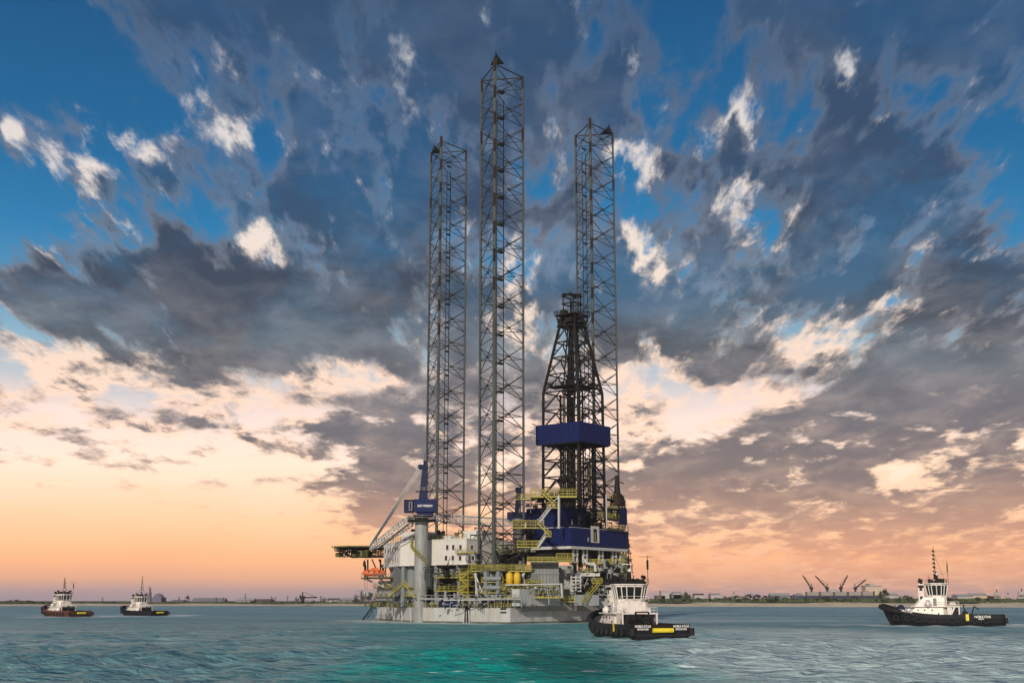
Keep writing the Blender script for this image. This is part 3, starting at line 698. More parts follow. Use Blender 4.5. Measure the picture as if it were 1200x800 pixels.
greebles(-34, -27, 3, 22, z_(691.5), z_(682), 30, 62, 'deck_machinery', 'dark_steel')
greebles(-34, -28, 3, 22, z_(691.5), z_(682), 22, 12, 'deck_machinery', 'olive_paint')
m = MB()
for k in range(9): y = 4+k*2.6; m.beam((-33.4, y, z_(662)), (-31, y+1.3, z_(668)), .25); m.beam((-31, y+1.3, z_(668)), (-33.4, y+2.6, z_(662)), .25)
m.build('underfloor_truss', 'dark_steel', rig)
ybx = [onx(p_, 680, -35) for p_ in (541, 551)]
for k, py in enumerate((672, 679, 686, 693)): platform(-36, -33, ybx[1].y, ybx[0].y, z_(py), 'stair_landing', sides='w')
m = MB(); 
for k, py in enumerate((672, 679, 686, 693)):
    a, b2 = Vector((-35.5, ybx[k % 2].y, z_(py+7))), Vector((-35.5, ybx[1-k % 2].y, z_(py))); m.stairs(a, b2, .8)
m.box(-36, -35.7, ybx[0].y-.1, ybx[0].y+.1, DK, z_(670)); m.box(-36, -35.7, ybx[1].y-.1, ybx[1].y+.1, DK, z_(670)); m.build('stair_tower', 'yellow_paint', rig)

# ---------------------------------------------------------------- helideck
hc = onY(424, 645, 404); zh = P(424, 642, 404).z
hd = empty('helideck', (hc.x, hc.y, 0), 0, rig)
oc = [(9.5*math.cos(R(22.5+45*k)), 9.5*math.sin(R(22.5+45*k))) for k in range(8)]
MB().prism(oc, zh, zh+.45).build('deck', 'olive_paint', hd)
m = MB(); oc2 = [(x*1.09, y*1.09) for x, y in oc]
for k in range(8):
    a, b2 = oc2[k], oc2[(k+1) % 8]; m.beam((*a, zh+.4), (*b2, zh+.4), .14); m.beam((*oc[k], zh), (*a, zh+.4), .1); m.beam(((oc[k][0]+oc[(k+1) % 8][0])/2, (oc[k][1]+oc[(k+1) % 8][1])/2, zh), ((a[0]+b2[0])/2, (a[1]+b2[1])/2, zh+.4), .1)
m.build('safety_net', 'yellow_paint', hd)
m = MB(); W2 = lambda px, py, Y: onY(px, py, Y)-Vector((hc.x, hc.y, 0))
m2 = MB()
for Yo in (-5, 0, 5):                        # trusses parallel to the view plane, hanging under the deck
    xs = [-8+2*k for k in range(13)]; wv = [Matrix.Rotation(-math.atan2(RB.y, RB.x), 4, 'Z') @ Vector((x, Yo, 0)) for x in xs]
    for k in range(12):
        a, b2 = wv[k], wv[k+1]; lo = Vector((0, 0, zh-2.7 if k > 1 else zh-1.0)); lo2 = Vector((0, 0, zh-2.7 if k > 0 else zh-1.0)); up = Vector((0, 0, zh-.2))
        m2.beam(a+lo, b2+lo2, .35); m2.beam(a+up, b2+up, .3); m2.beam(a+lo, b2+up, .22); m2.beam(a+up, a+lo, .22)
for x_ in (-6, 0, 6, 12):
    w5, w6 = [Matrix.Rotation(-math.atan2(RB.y, RB.x), 4, 'Z') @ Vector((x_, q_, zh-2.7)) for q_ in (-5, 5)]; m2.beam(w5, w6, .3)
m2.build('truss', 'dark_steel', hd)
greebles(-7, 7, -7, 7, zh-2.9, zh-.3, 44, 21, 'under_piping', 'olive_paint', hd, 'bpv')
m = MB()
for px, Y in ((436, 404), (444, 395), (452, 398)): m.beam(W2(px, 655, Y), W2(px+9, 676, Y-4), .28)
for px, Y in ((431, 398), (446, 396)): m.beam(W2(px, 655, Y), W2(px, 677, Y), .35)
m.build('support_strut', 'dark_steel', hd)
# boat platform with davits
q = onY(455, 676, 392); zb = P(455, 676, 392).z
bp_ = MB(); pp = [onY(423, 676, 398), onY(440, 676, 386), onY(489, 676, 366), onY(489, 676, 380), onY(440, 676, 404)]
bp_.prism([(v.x, v.y) for v in pp], zb-.4, zb); bpo = bp_.build('boat_platform', 'olive_paint', rig)
m = MB(); m.rail([Vector((v.x, v.y, zb)) for v in pp[:3]], 1.1, .05, 1.6); m.build('railing', 'steel_grey', bpo)
m = MB()
for t in (.1, .35, .6, .85):
    a = pp[0].lerp(pp[2], t); b2 = onY(457+t*28, 692, 385); m.beam((a.x, a.y, zb-.4), b2, .3); m.beam((a.x, a.y, zb-.4), onY(457+t*28, 678, 386), .2)
m.beam(onY(426, 678, 397), onY(457, 690, 386), .3); m.beam(onY(445, 678, 389), onY(452, 690, 388), .25)
m.build('platform_brace', 'light_steel', bpo)
for px in (428, 449): m = MB(); a = onY(px, 676, 392); c = onY(px, 662, 392); m.beam(a, c, .5); m.beam(c, c+Vector((1.5, 1.5, -.6)), .5); m.torus(onY(px+3, 665, 391), 1.0, .2, (1, -1, 0)); m.build('davit', 'dark_steel', bpo)
m = MB(); m.path([onY(427, 677, 397), onY(428, 694, 397)], .06, 4); m.build('mooring_line', 'dark_steel', rig); m = MB(); m.path([onY(430.5, 677, 397), onY(430, 693, 397)], .06, 4); m.build('mooring_line', 'dark_steel', rig); m = MB(); m.path([onY(433, 705, 396), onY(438, 722, 396)], .09, 4); m.build('mooring_line', 'dark_steel', rig)
# bow lower works
m = MB()
a = Vector((-20.5, 50.5, 0)); 
for k in range(3):
    pl = [along(HULL[1], HULL[0], .18+k*.02), along(HULL[1], HULL[0], 1.0), (-4, 60), (-14, 40)]
    z0, z1 = (z_(704)+.1, z_(698)) if k == 0 else ((z_(697), z_(688)) if k == 1 else (z_(687), z_(678)))
    m.prism(scale_poly(pl, 1-.04*k, (-14, 45)), z0-(.3 if k else 0), z1)
m.build('bow_house', 'steel_grey', rig)
m = MB(); m.prism(scale_poly([along(HULL[1], HULL[0], .1), along(HULL[1], HULL[0], 1.0), (-4, 60), (-14, 38)], .93, (-14, 45)), DK, z_(704)+.1); m.build('bow_gallery', 'white_paint', rig)
for k in range(14):
    m = MB(); p_ = along(HULL[1], HULL[0], .12+k*.062); c = Vector((-14+(p_[0]+14)*.955, 45+(p_[1]-45)*.955, z_(706.5))); m.beam(c-dr*.45, c+dr*.45, .5, 1.6)
    m.build('gallery_opening', 'glass_dark', rig)
p_a, p_b = along(HULL[1], HULL[0], .12), along(HULL[1], HULL[0], .98)
m = MB()
for zz_ in (z_(698), z_(687)): m.beam((p_a[0], p_a[1], zz_), (p_b[0], p_b[1], zz_), 1.6, .25); m.rail([(p_a[0]-.8, p_a[1]+.5, zz_), (p_b[0]-.8, p_b[1]+.5, zz_)], 1.1, .05, 1.6)
m.build('bow_walkway', 'yellow_paint', rig)
m = MB(); m.stairs(onY(462, 697, 380), onY(473, 684, 376), 1.0); m.stairs(onY(484, 697, 366), onY(473, 684, 374), 1.0); m.build('bow_stairs', 'yellow_paint', rig)
greebles(-34, -22, 26, 46, DK, z_(704), 40, 14, 'bow_machinery', 'olive_paint')
greebles(-34, -22, 30, 50, z_(698), z_(690), 26, 15, 'bow_machinery', 'steel_grey')

# ---------------------------------------------------------------- jacking houses
def jackhouse(c, pyt, Yp, front=True, m1='wall_grey'):
    j = empty('jack_house', (c.x, c.y, 0), 0, rig); zt = P(590, pyt, Yp).z; rr = 9.4; base = math.atan2(RB.y, RB.x)
    for k, a0 in enumerate((19.5, 139.5, -100.5)):
        a = R(a0)-base; u_ = Vector((math.cos(a), math.sin(a), 0)); v_ = Vector((-u_.y, u_.x, 0)); m = MB()
        for s2 in (1, -1):
            c0 = u_*8.6+v_*1.7*s2; m.box(c0.x-.55, c0.x+.55, c0.y-.55, c0.y+.55, DK, zt-.4)
        for zz_ in (7, 9.4, 11.8): m.tube(u_*8.9+v_*2.4+Vector((0, 0, zz_)), u_*8.9-v_*2.4+Vector((0, 0, zz_)), .65, n=10)
        m.build('jack_frame', m1, j)
    m = MB(); hx = [(rr*1.08*math.cos(R(a0)-base), rr*1.08*math.sin(R(a0)-base)) for a0 in (0, 40, 120, 160, -120, -80)]
    inn = [(x*.62, y*.62) for x, y in hx]
    n = 6
    v = [(x, y, z) for z in (zt-.4, zt) for x, y in hx]+[(x, y, z) for z in (zt-.4, zt) for x, y in inn]
    fs = []
    for k in range(n):
        k2 = (k+1) % n
        fs += [(k, k2, n+k2, n+k), (n+k, n+k2, 3*n+k2, 3*n+k), (2*n+k2, 2*n+k, 3*n+k, 3*n+k2), (k2, k, 2*n+k, 2*n+k2)]
    m.add(v, fs); top = m.build('jack_platform', 'olive_paint', j)
    m = MB(); m.rail([(x, y, zt) for x, y in hx+hx[:1]], 1.2, .06, 1.6, 3); m.build('railing', 'yellow_paint', top)
    return j, zt, hx
jC, zt, hx = jackhouse(cC, 667, 346); jR, ztR, _ = jackhouse(cR, 655, 392, m1='olive_paint'); jackhouse(cL, 640, 408)
# white knee braces, grey panel and walkways of the centre jack house, as seen
J = lambda px, py, Y: onY(px, py, Y)
m = MB()
for a, b2 in (((556.5, 671), (566, 697)), ((556.5, 671), (560, 699)), ((616, 669), (606, 686)), ((612, 667), (617, 700)), ((575, 680), (575, 700)), ((558, 670), (558, 700))): m.beam(J(*a, 342.5), J(*b2, 342.5), .34)
m.build('knee_brace', 'light_steel', rig)
def fbox(px0, px1, py0, py1, Y, dep, name, mt_, parent=rig, extra=None):
    """box squared to the rig's near side, placed where the photo shows it"""
    a = loc(P(px0, py1, Y)); b = loc(P(px1, py1, Y)); zt_ = P(px0, py0, Y).z; m = MB()
    e = (b-a); e.z = 0; n_ = Vector((-e.y, e.x, 0)).normalized()*dep
    if n_.dot(loc(Vector((0, 400, 0))+RO)-loc(RO)) < 0: n_ = -n_
    v = [a, b, b+n_, a+n_]; m.prism([(q.x, q.y) for q in v], a.z, zt_)
    return m.build(name, mt_, parent)
def fplat(px0, px1, py, Y, dep, name='walkway', mt_='yellow_paint', rh=1.2, th=.3, mr='yellow_paint', step=1.3):
    a = loc(P(px0, py, Y)); b = loc(P(px1, py, Y)); e = b-a; e.z = 0; n_ = Vector((-e.y, e.x, 0)).normalized()*dep
    if n_.dot(loc(Vector((0, 400, 0))+RO)-loc(RO)) < 0: n_ = -n_
    m = MB(); z = (a.z+b.z)/2; m.prism([(q.x, q.y) for q in (a, b, b+n_, a+n_)], z-th, z); p_ = m.build(name, mt_, rig)
    m = MB(); m.rail([(a.x, a.y, z), (b.x, b.y, z)], rh, .06, step, 3); m.rail([(a.x+n_.x, a.y+n_.y, z), (b.x+n_.x, b.y+n_.y, z)], rh, .06, step*1.5, 2); m.build('railing', mr, p_); return p_
fbox(570, 584, 667.5, 679, 343, 2.5, 'control_cabin', 'light_steel')
fbox(565, 612, 679, 701, 350, 3, 'jack_bulkhead', 'wall_grey')
fbox(556, 622, 668, 701, 353, 2, 'jack_bulkhead', 'wall_grey')
fplat(564, 590, 681, 341.5, 4); fplat(562, 592, 693.5, 341.5, 4); fplat(552, 623, 668.2, 341.5, 2.2, rh=1.6)
fplat(590, 659, 698.3, 339, 4.5, rh=2.6, step=1.7, th=.5); fplat(588, 620, 689.5, 338.5, 3.5, rh=1.3)
fplat(616, 636, 684, 341, 3, rh=1.2)
for px in (597, 606):
    a = loc(P(px, 686, 340)); m = MB(); m.lathe(a, [(.5, 0), (.95, .2), (.95, 3.0), (.6, 3.5), (.15, 3.7)], 14); m.build('storage_tank', 'tank_yellow', rig)
m = MB(); 
for k in range(12): a = J(592+k*5.6, 696.5, 337.5); m.beam(a, a+Vector((0, 0, 2.4)), .12); m.beam(a, J(592+(k+1)*5.6-.5, 685, 337.5), .1)
m.build('walkway_lattice', 'olive_paint', rig)
m = MB(); m.beam(J(658, 683, 337), J(659, 700, 337), .45); m.tube(J(592, 685, 337.2), J(658, 684, 337.2), .18); m.tube(J(520, 703, 338), J(603, 702, 337), .12); m.build('handrail_pipe', 'light_steel', rig)
r = random.Random(4)
def clutter(px0, px1, py0, py1, Y, n, name, mt_, seed, smax=1.6, kinds='bpt'):
    r = random.Random(seed); m = MB()
    for _ in range(n):
        a = J(r.uniform(px0, px1), r.uniform(py0, py1), Y+r.uniform(-1, 2.5)); s3 = r.uniform(.3, smax); k = r.choice(kinds)
        if k == 'b': m.box(a.x-s3/2, a.x+s3/2, a.y-s3/2, a.y+s3/2, a.z-s3*.4, a.z+s3*.4)
        elif k == 'p':
            b2 = a+RA*0+Vector((.616, -.788, 0))*r.uniform(-3, 3); m.tube(a, b2, r.uniform(.06, .16), n=5); m.tube(b2, b2-Vector((0, 0, r.uniform(.5, 2.5))), .08, n=5)
        elif k == 'd': m.tube(a, a+Vector((.616, -.788, 0))*r.uniform(-2.5, 2.5)+Vector((0, 0, r.uniform(-3, 3))), r.uniform(.07, .15), n=5)
        else: m.tube(a, a+Vector((0, 0, r.uniform(.6, 2.2))), r.uniform(.1, .4), n=8)
    return tag(m.build(name, mt_, rig), kind='stuff')
clutter(556, 622, 670, 700, 346, 60, 'jack_machinery', 'dark_steel', 1)
clutter(560, 620, 672, 700, 343, 46, 'jack_machinery', 'olive_paint', 2, 1.0)
clutter(592, 656, 687, 697, 339, 60, 'walkway_piping', 'olive_paint', 3, .9)
clutter(592, 656, 687, 697, 338.5, 30, 'walkway_piping', 'light_steel', 31, .7)
clutter(505, 553, 662, 672, 352, 34, 'pipework', 'dark_steel', 32, 1.4, 'bpd')
clutter(505, 553, 694, 709, 342, 26, 'pipework', 'steel_grey', 33, .8); clutter(555, 604, 697, 710, 340, 40, 'pipework', 'dark_steel', 35, .9); clutter(555, 604, 703, 710, 339, 20, 'pipework', 'steel_grey', 36, .7)
clutter(605, 622, 702, 710, 338, 14, 'pipework', 'dark_steel', 34, .8)

# ---------------------------------------------------------------- stern works below the cantilever
fbox(622, 655, 658, 702, 350, 3, 'mud_house', 'wall_grey'); 
m = MB()
for px in range(624, 656, 4): a = J(px, 660, 349.8); b2 = J(px, 683, 349.8); m.beam(a, b2, .13)
m.beam(J(622, 672, 349.7), J(656, 672, 349.7), .16); m.beam(J(622, 684, 349.7), J(656, 684, 349.7), .2); m.build('wall_rib', 'steel_grey', rig)
fbox(655, 672, 662, 704, 356, 4, 'mud_house', 'steel_grey'); fbox(672, 703, 668, 704, 361, 4, 'mud_house', 'wall_grey')
fbox(703, 724, 655, 704, 372, 3, 'mud_house', 'wall_grey'); fbox(722, 736, 648, 709, 371, 6, 'jack_column', 'olive_paint')
fbox(656, 668, 690, 704, 351, 2, 'void_shade', 'dark_steel'); fbox(704, 722, 672, 703, 367, 1.5, 'void_shade', 'dark_steel')  # solid dark boxes stand in for the shade of open voids
m = MB()
for px in (669.5, 675, 680.5): m.beam(J(px, 671, 353), J(px, 693, 353), .3)
for k in range(6): m.beam(J(669.5, 672+k*4, 353), J(680.5, 672+k*4, 353), .3)
m.build('ladder_frame', 'light_steel', rig)
fplat(681, 703, 671, 353, 3.5, 'landing', rh=1.2, th=.9, mt_='light_steel'); fplat(618, 672, 656.5, 346, 3, rh=1.0); fplat(652, 672, 656, 345, 2, rh=1.8); fplat(668, 732, 659.5, 358, 3, rh=1.1)
m = MB(); m.path([J(684, 655, 352), J(688, 660, 352), J(697, 661, 352), J(698, 669, 352)], .45, 8); m.build('white_pipe', 'light_steel', rig); m = MB(); m.path([J(680, 688, 352), J(668, 688, 350), J(661, 686, 349)], .2, 6); m.build('white_pipe', 'light_steel', rig)
m = MB(); m.stairs(J(683, 706, 347), J(703, 682, 352), 1.2); m.build('stern_stairs', 'yellow_paint', rig)
fplat(694, 706, 682, 352, 2, rh=1.2); fplat(654, 674, 703.8, 343, 2, rh=1.2)
fbox(673, 702, 696.5, 709, 349, 4, 'deck_box', 'wall_grey'); fbox(702, 728, 700, 712, 356, 4, 'deck_box', 'steel_grey')
m = MB(); m.beam(J(708, 655, 357), J(714, 698, 357), .9); m.beam(J(722, 660, 358), J(722, 702, 358), .3); m.beam(J(729, 660, 358), J(729, 690, 358), .2); m.build('raking_post', 'steel_grey', rig)
clutter(656, 734, 662, 700, 352, 70, 'stern_piping', 'steel_grey', 5, 1.2, 'bpd'); clutter(676, 736, 662, 705, 356, 60, 'stern_machinery', 'dark_steel', 6, 2.2)
clutter(712, 736, 655, 700, 356, 36, 'stern_machinery', 'olive_paint', 7, 1.2, 'bpd'); clutter(704, 728, 664, 700, 355, 16, 'stern_machinery', 'rubber', 71, 3.0, 'b')
# dark space under the cantilever with brackets
cant = empty('cantilever', (0, 0, 0), 0, rig); CX0, CX1, CY0, CY1 = -15.8, 13.6, -17.1, -1.2
zc0, zc1 = P(668, 639.5, 350).z, P(668, 617.5, 350).z
MB().box(CX0+1.5, CX1-1, CY0+2, 8, zc0-3.3, zc0-.9).build('skid_beam', 'dark_steel', cant)
for x in (CX0+3, -8, 0, 7, CX1-2.5):
    m = MB()
    for sx_ in (-.9, .9): m.box(x+sx_-.2, x+sx_+.2, CY0+.4, CY0+.9, zc0-4.2, zc0-.5)
    m.box(x-1.1, x+1.1, CY0+.3, CY0+.8, zc0-2.6, zc0-2.2); m.box(x-1.1, x+1.1, CY0+.3, CY0+.8, zc0-4.5, zc0-4.1); m.build('hang_off_bracket', 'light_steel', cant)
m = MB(); m.box(CX0-.5, CX1+.4, CY0-.5, CY1, zc0-.75, zc0-.003); m.build('floor_edge', 'light_steel', cant)
# lower blue band: sheeted wind walls on a frame
def band(x0, x1, y0, y1, z0, z1, name, rib=1.6, gap=None, th=.25, backs=True):
    m = MB(); S = [(x0, x1, y0, y0+th), (x0, x0+th, y0+th+.003, y1)]
    if backs: S += [(x0+th+.003, x1, y1-th, y1), (x1-th, x1, y0+th+.003, y1-th-.003)]
    for a, b2, c, d in S: m.box(a, b2, c, d, z0, z1)
    n = int((x1-x0)/rib)
    for k in range(n+1): x = x0+(x1-x0)*k/n; m.box(x-.05, x+.05, y0-.07, y0+.01, z0+.02, z1-.02)
    n = int((y1-y0)/rib)
    for k in range(n+1): y = y0+(y1-y0)*k/n; m.box(x0-.07, x0+.01, y-.05, y+.05, z0+.02, z1-.02)
    return m.build(name, 'blue_paint', cant)
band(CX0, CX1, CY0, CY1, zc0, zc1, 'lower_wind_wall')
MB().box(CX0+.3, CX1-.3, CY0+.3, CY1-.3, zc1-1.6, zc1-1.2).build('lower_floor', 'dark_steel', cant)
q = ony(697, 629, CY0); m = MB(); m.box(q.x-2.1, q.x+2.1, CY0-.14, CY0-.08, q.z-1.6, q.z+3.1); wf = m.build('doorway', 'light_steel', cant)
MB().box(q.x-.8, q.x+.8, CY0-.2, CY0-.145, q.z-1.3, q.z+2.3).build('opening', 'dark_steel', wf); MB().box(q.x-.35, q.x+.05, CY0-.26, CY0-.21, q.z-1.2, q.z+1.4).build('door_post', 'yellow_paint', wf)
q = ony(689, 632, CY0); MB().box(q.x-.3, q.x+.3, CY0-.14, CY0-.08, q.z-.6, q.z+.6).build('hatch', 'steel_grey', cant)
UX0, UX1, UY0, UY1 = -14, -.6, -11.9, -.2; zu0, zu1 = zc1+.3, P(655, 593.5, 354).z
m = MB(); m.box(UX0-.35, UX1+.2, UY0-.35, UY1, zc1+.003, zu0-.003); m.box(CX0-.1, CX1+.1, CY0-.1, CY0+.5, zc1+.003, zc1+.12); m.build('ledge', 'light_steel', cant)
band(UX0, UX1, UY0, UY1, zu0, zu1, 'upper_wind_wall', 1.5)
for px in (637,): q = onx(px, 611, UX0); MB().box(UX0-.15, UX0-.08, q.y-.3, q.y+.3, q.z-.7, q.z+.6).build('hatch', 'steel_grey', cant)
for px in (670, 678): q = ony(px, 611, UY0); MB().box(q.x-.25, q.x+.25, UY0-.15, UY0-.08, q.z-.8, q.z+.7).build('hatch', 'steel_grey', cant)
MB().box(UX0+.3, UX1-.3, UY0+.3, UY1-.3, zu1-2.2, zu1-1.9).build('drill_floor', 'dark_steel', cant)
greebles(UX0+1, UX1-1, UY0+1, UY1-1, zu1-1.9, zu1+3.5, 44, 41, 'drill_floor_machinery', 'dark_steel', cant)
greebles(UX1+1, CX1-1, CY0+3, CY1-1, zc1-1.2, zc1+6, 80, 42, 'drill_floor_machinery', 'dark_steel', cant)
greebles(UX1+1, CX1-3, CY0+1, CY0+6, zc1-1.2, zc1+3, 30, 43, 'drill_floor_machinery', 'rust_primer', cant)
# yellow platform above and the stairs down the near side
fplat(622, 676, 580.5, 349, 5, 'upper_platform', rh=1.9, step=1.2, th=.5); fplat(604, 628, 584, 352, 3, 'upper_platform', rh=1.3); fplat(600, 633, 617.5, 348, 3.5, 'stair_platform', rh=1.9); fplat(606, 634, 640, 346.5, 3, 'stair_platform', rh=1.6)
fplat(641, 654, 594, 347, 2, 'stair_landing', rh=1.4); fplat(638, 646, 627.5, 345, 1.6, 'stair_landing', rh=1.3)
m = MB(); m.stairs(J(651, 593, 347), J(636, 578, 348), 1.0); m.build('yellow_stairs', 'yellow_paint', rig); m = MB(); m.stairs(J(644, 627, 345), J(630, 612, 346), 1.0); m.build('yellow_stairs', 'yellow_paint', rig)
m = MB(); m.stairs(J(632, 612, 346), J(645, 595, 347), .9); m.stairs(J(631, 641, 346), J(640, 628, 345), .9); m.beam(J(655, 580, 347), J(655, 619, 346), .45); m.beam(J(655, 582, 347), J(643, 592, 348), .2); m.build('grey_stairs', 'light_steel', rig)
clutter(622, 676, 582, 593, 352, 50, 'shaker_house', 'dark_steel', 11, 1.8, 'bpd'); clutter(608, 640, 582, 594, 356, 16, 'shaker_house', 'steel_grey', 12, 1.2, 'bpd')
clutter(606, 634, 622, 640, 356, 30, 'pipework', 'dark_steel', 13, 1.6, 'bpd')
m = MB()
for k in range(9): m.beam(J(553+k*8, 646-(k % 2)*6, 362), J(561+k*8, 640+(k % 2)*6, 362), .3)
m.beam(J(552, 647, 362), J(628, 645, 358), .7); m.beam(J(552, 640, 362), J(628, 637, 358), .35); m.build('crossover_truss', 'olive_paint', rig)
fplat(553, 632, 648, 363, 6, 'pipe_deck', mt_='olive_paint', rh=2.2, mr='olive_paint'); clutter(553, 625, 632, 646, 366, 60, 'pipe_rack_load', 'dark_steel', 14, 1.4, 'bpd'); clutter(553, 622, 648, 661, 360, 50, 'pipework', 'dark_steel', 15, 1.8, 'bpd')
m = MB()
for k in range(7): m.beam(J(556+k*10, 648, 366), J(556+k*10, 664, 366), .5)
m.build('deck_post', 'steel_grey', rig)
# right-hand service tower
tw = empty('service_tower', (0, 0, 0), 0, rig); m = MB(); pys = (619, 607, 595, 584)
T0 = [J(711, 619, 363), J(733, 619, 370), J(729, 619, 378), J(711, 619, 372)]
for v in T0: m.beam(v, Vector((v.x, v.y, P(720, 580, 366).z)), .28)
m.build('tower_frame', 'light_steel', tw)
for py in pys:
    z = P(720, py, 366).z; m = MB(); m.prism([(v.x, v.y) for v in T0], z-.25, z); p_ = m.build('tower_floor', 'olive_paint', tw); m = MB(); m.rail([Vector((v.x, v.y, z)) for v in T0+T0[:1]], 1.3, .06, 1.4); m.build('railing', 'yellow_paint', p_)
m = MB(); a, b2 = J(727, 614, 366), J(735, 614, 368); m.prism([(a.x, a.y), (b2.x, b2.y), (b2.x+1, b2.y+1), (a.x+1, a.y+1)], a.z, P(730, 595, 366).z); m.build('blue_panel', 'navy_paint', tw)
m = MB(); c = J(723.5, 590, 368); m.lathe((c.x, c.y, 0), [(2.2, P(0, 592, 368).z), (2.0, P(0, 582, 368).z), (.9, P(0, 577, 368).z), (.45, P(0, 560, 368).z), (.6, P(0, 557, 368).z)], 12); m.beam(J(722, 564, 368), J(731, 566, 368), .3); m.build('crane_head', 'rust_primer', tw)
mm = MB(); mm.lathe((c.x, c.y, 0), [(1.0, P(0, 577, 368).z), (.5, P(0, 558, 368).z)], 8); mm.build('mast_tube', 'dark_steel', tw)
greebles(min(v.x for v in T0)+.5, max(v.x for v in T0)-.5, min(v.y for v in T0)+1, max(v.y for v in T0)-1, P(0, 607, 366).z, P(0, 590, 366).z, 16, 44, 'tower_machinery', 'olive_paint', tw)

# ---------------------------------------------------------------- derrick
dk = empty('derrick', (-.6, -7.6, 0), 0, rig)
zd = lambda py: P(675, py, 368).z
def lvl(z):                      # half width of the mast at height z
    zb_, zm, zt_ = zd(612), zd(460), zd(383)
    if z <= zm: return 6.55-.2*(z-zb_)/(zm-zb_)
    return 6.35+(2.75-6.35)*(z-zm)/(zt_-zm)
levels = [612, 598, 582, 560, 540, 520, 502, 482, 461, 440, 420, 402, 384]
zs = [zd(p_) for p_ in levels]
corn = [(-1, -1), (1, -1), (1, 1), (-1, 1)]
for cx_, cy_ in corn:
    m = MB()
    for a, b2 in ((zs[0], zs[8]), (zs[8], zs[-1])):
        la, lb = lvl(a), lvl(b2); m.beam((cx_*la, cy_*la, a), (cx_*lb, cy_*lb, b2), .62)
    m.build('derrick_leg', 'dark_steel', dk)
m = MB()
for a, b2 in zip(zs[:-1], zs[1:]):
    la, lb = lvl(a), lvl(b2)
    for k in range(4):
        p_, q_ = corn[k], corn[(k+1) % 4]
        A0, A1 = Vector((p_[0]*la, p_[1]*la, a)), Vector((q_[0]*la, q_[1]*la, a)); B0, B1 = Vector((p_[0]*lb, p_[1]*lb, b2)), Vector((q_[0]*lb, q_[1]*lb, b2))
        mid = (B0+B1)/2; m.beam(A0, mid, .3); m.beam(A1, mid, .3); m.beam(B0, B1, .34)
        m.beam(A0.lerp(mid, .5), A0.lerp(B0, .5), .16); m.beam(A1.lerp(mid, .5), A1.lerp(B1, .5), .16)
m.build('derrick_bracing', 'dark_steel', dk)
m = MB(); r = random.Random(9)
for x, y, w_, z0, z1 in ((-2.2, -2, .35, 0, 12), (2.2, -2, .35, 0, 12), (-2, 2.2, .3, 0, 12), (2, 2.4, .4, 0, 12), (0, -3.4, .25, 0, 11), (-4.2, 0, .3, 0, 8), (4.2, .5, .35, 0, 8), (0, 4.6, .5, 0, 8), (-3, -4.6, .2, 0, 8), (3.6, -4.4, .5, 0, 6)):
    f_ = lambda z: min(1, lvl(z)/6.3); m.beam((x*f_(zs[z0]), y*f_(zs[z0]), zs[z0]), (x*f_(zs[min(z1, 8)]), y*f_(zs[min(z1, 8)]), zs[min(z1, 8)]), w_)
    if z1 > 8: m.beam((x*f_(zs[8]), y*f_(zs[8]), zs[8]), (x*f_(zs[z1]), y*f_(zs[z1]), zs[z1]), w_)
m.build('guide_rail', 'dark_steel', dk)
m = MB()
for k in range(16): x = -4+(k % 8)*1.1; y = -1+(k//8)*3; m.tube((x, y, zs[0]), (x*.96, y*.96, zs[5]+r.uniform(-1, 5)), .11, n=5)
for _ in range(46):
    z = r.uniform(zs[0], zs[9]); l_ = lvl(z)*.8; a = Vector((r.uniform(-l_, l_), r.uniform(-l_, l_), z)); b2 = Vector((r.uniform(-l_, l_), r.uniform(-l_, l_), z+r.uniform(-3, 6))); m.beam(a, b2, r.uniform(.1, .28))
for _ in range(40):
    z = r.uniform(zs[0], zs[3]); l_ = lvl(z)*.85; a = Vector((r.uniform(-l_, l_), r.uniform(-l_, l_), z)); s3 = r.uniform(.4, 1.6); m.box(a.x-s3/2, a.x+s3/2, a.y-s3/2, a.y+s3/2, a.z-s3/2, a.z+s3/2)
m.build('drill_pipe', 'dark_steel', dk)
m = MB(); lb = 5.6; zr = zd(455)
m.box(-lb-.6, -1.2, -lb, lb, zr, zr+.25); m.box(1.2, lb+.6, -lb, lb, zr, zr+.25); m.box(-1.2, 1.2, -lb, -lb+3, zr+.003, zr+.25)
for k in range(24): x = r.uniform(-lb, lb); y = r.uniform(-lb, lb); m.box(x-.35, x+.35, y-.35, y+.35, zr+.25, zr+r.uniform(.5, 2.2))
for sgn in (-1, 1): m.rail([(-lb-.6, lb*sgn, zr+.25), (lb+.6, lb*sgn, zr+.25)], 1.3, .06, 1.2); m.rail([((lb+.6)*sgn, -lb, zr+.25), ((lb+.6)*sgn, lb, zr+.25)], 1.3, .06, 1.2)
m.build('racking_board', 'dark_steel', dk)
z0, z1 = zd(522), zd(499.5); sg_ = MB(); Hh = 8.0
for a in ((-Hh, Hh, -Hh, -Hh+.2), (-Hh, -Hh+.2, -Hh+.203, Hh), (-Hh+.203, Hh, Hh-.2, Hh), (Hh-.2, Hh, -Hh+.203, Hh-.203)): sg_.box(*a, z0, z1)
for k in range(13):
    t = -Hh+.15+k*(2*Hh-.3)/12; sg_.box(t-.05, t+.05, -Hh-.08, -Hh+.01, z0, z1); sg_.box(-Hh-.08, -Hh+.01, t-.05, t+.05, z0, z1)
sg_.build('monkeyboard_wind_wall', 'blue_paint', dk)
m = MB(); m.box(-Hh+.25, Hh-.25, -Hh+.25, -4, z0+.4, z0+.7); m.box(-Hh+.25, Hh-.25, 4, Hh-.25, z0+.4, z0+.7)
for k in range(7): m.beam((-Hh+.3+k*2.5, -Hh+.3, z0-.15), (-Hh+.3+k*2.5, Hh-.3, z0-.15), .3)
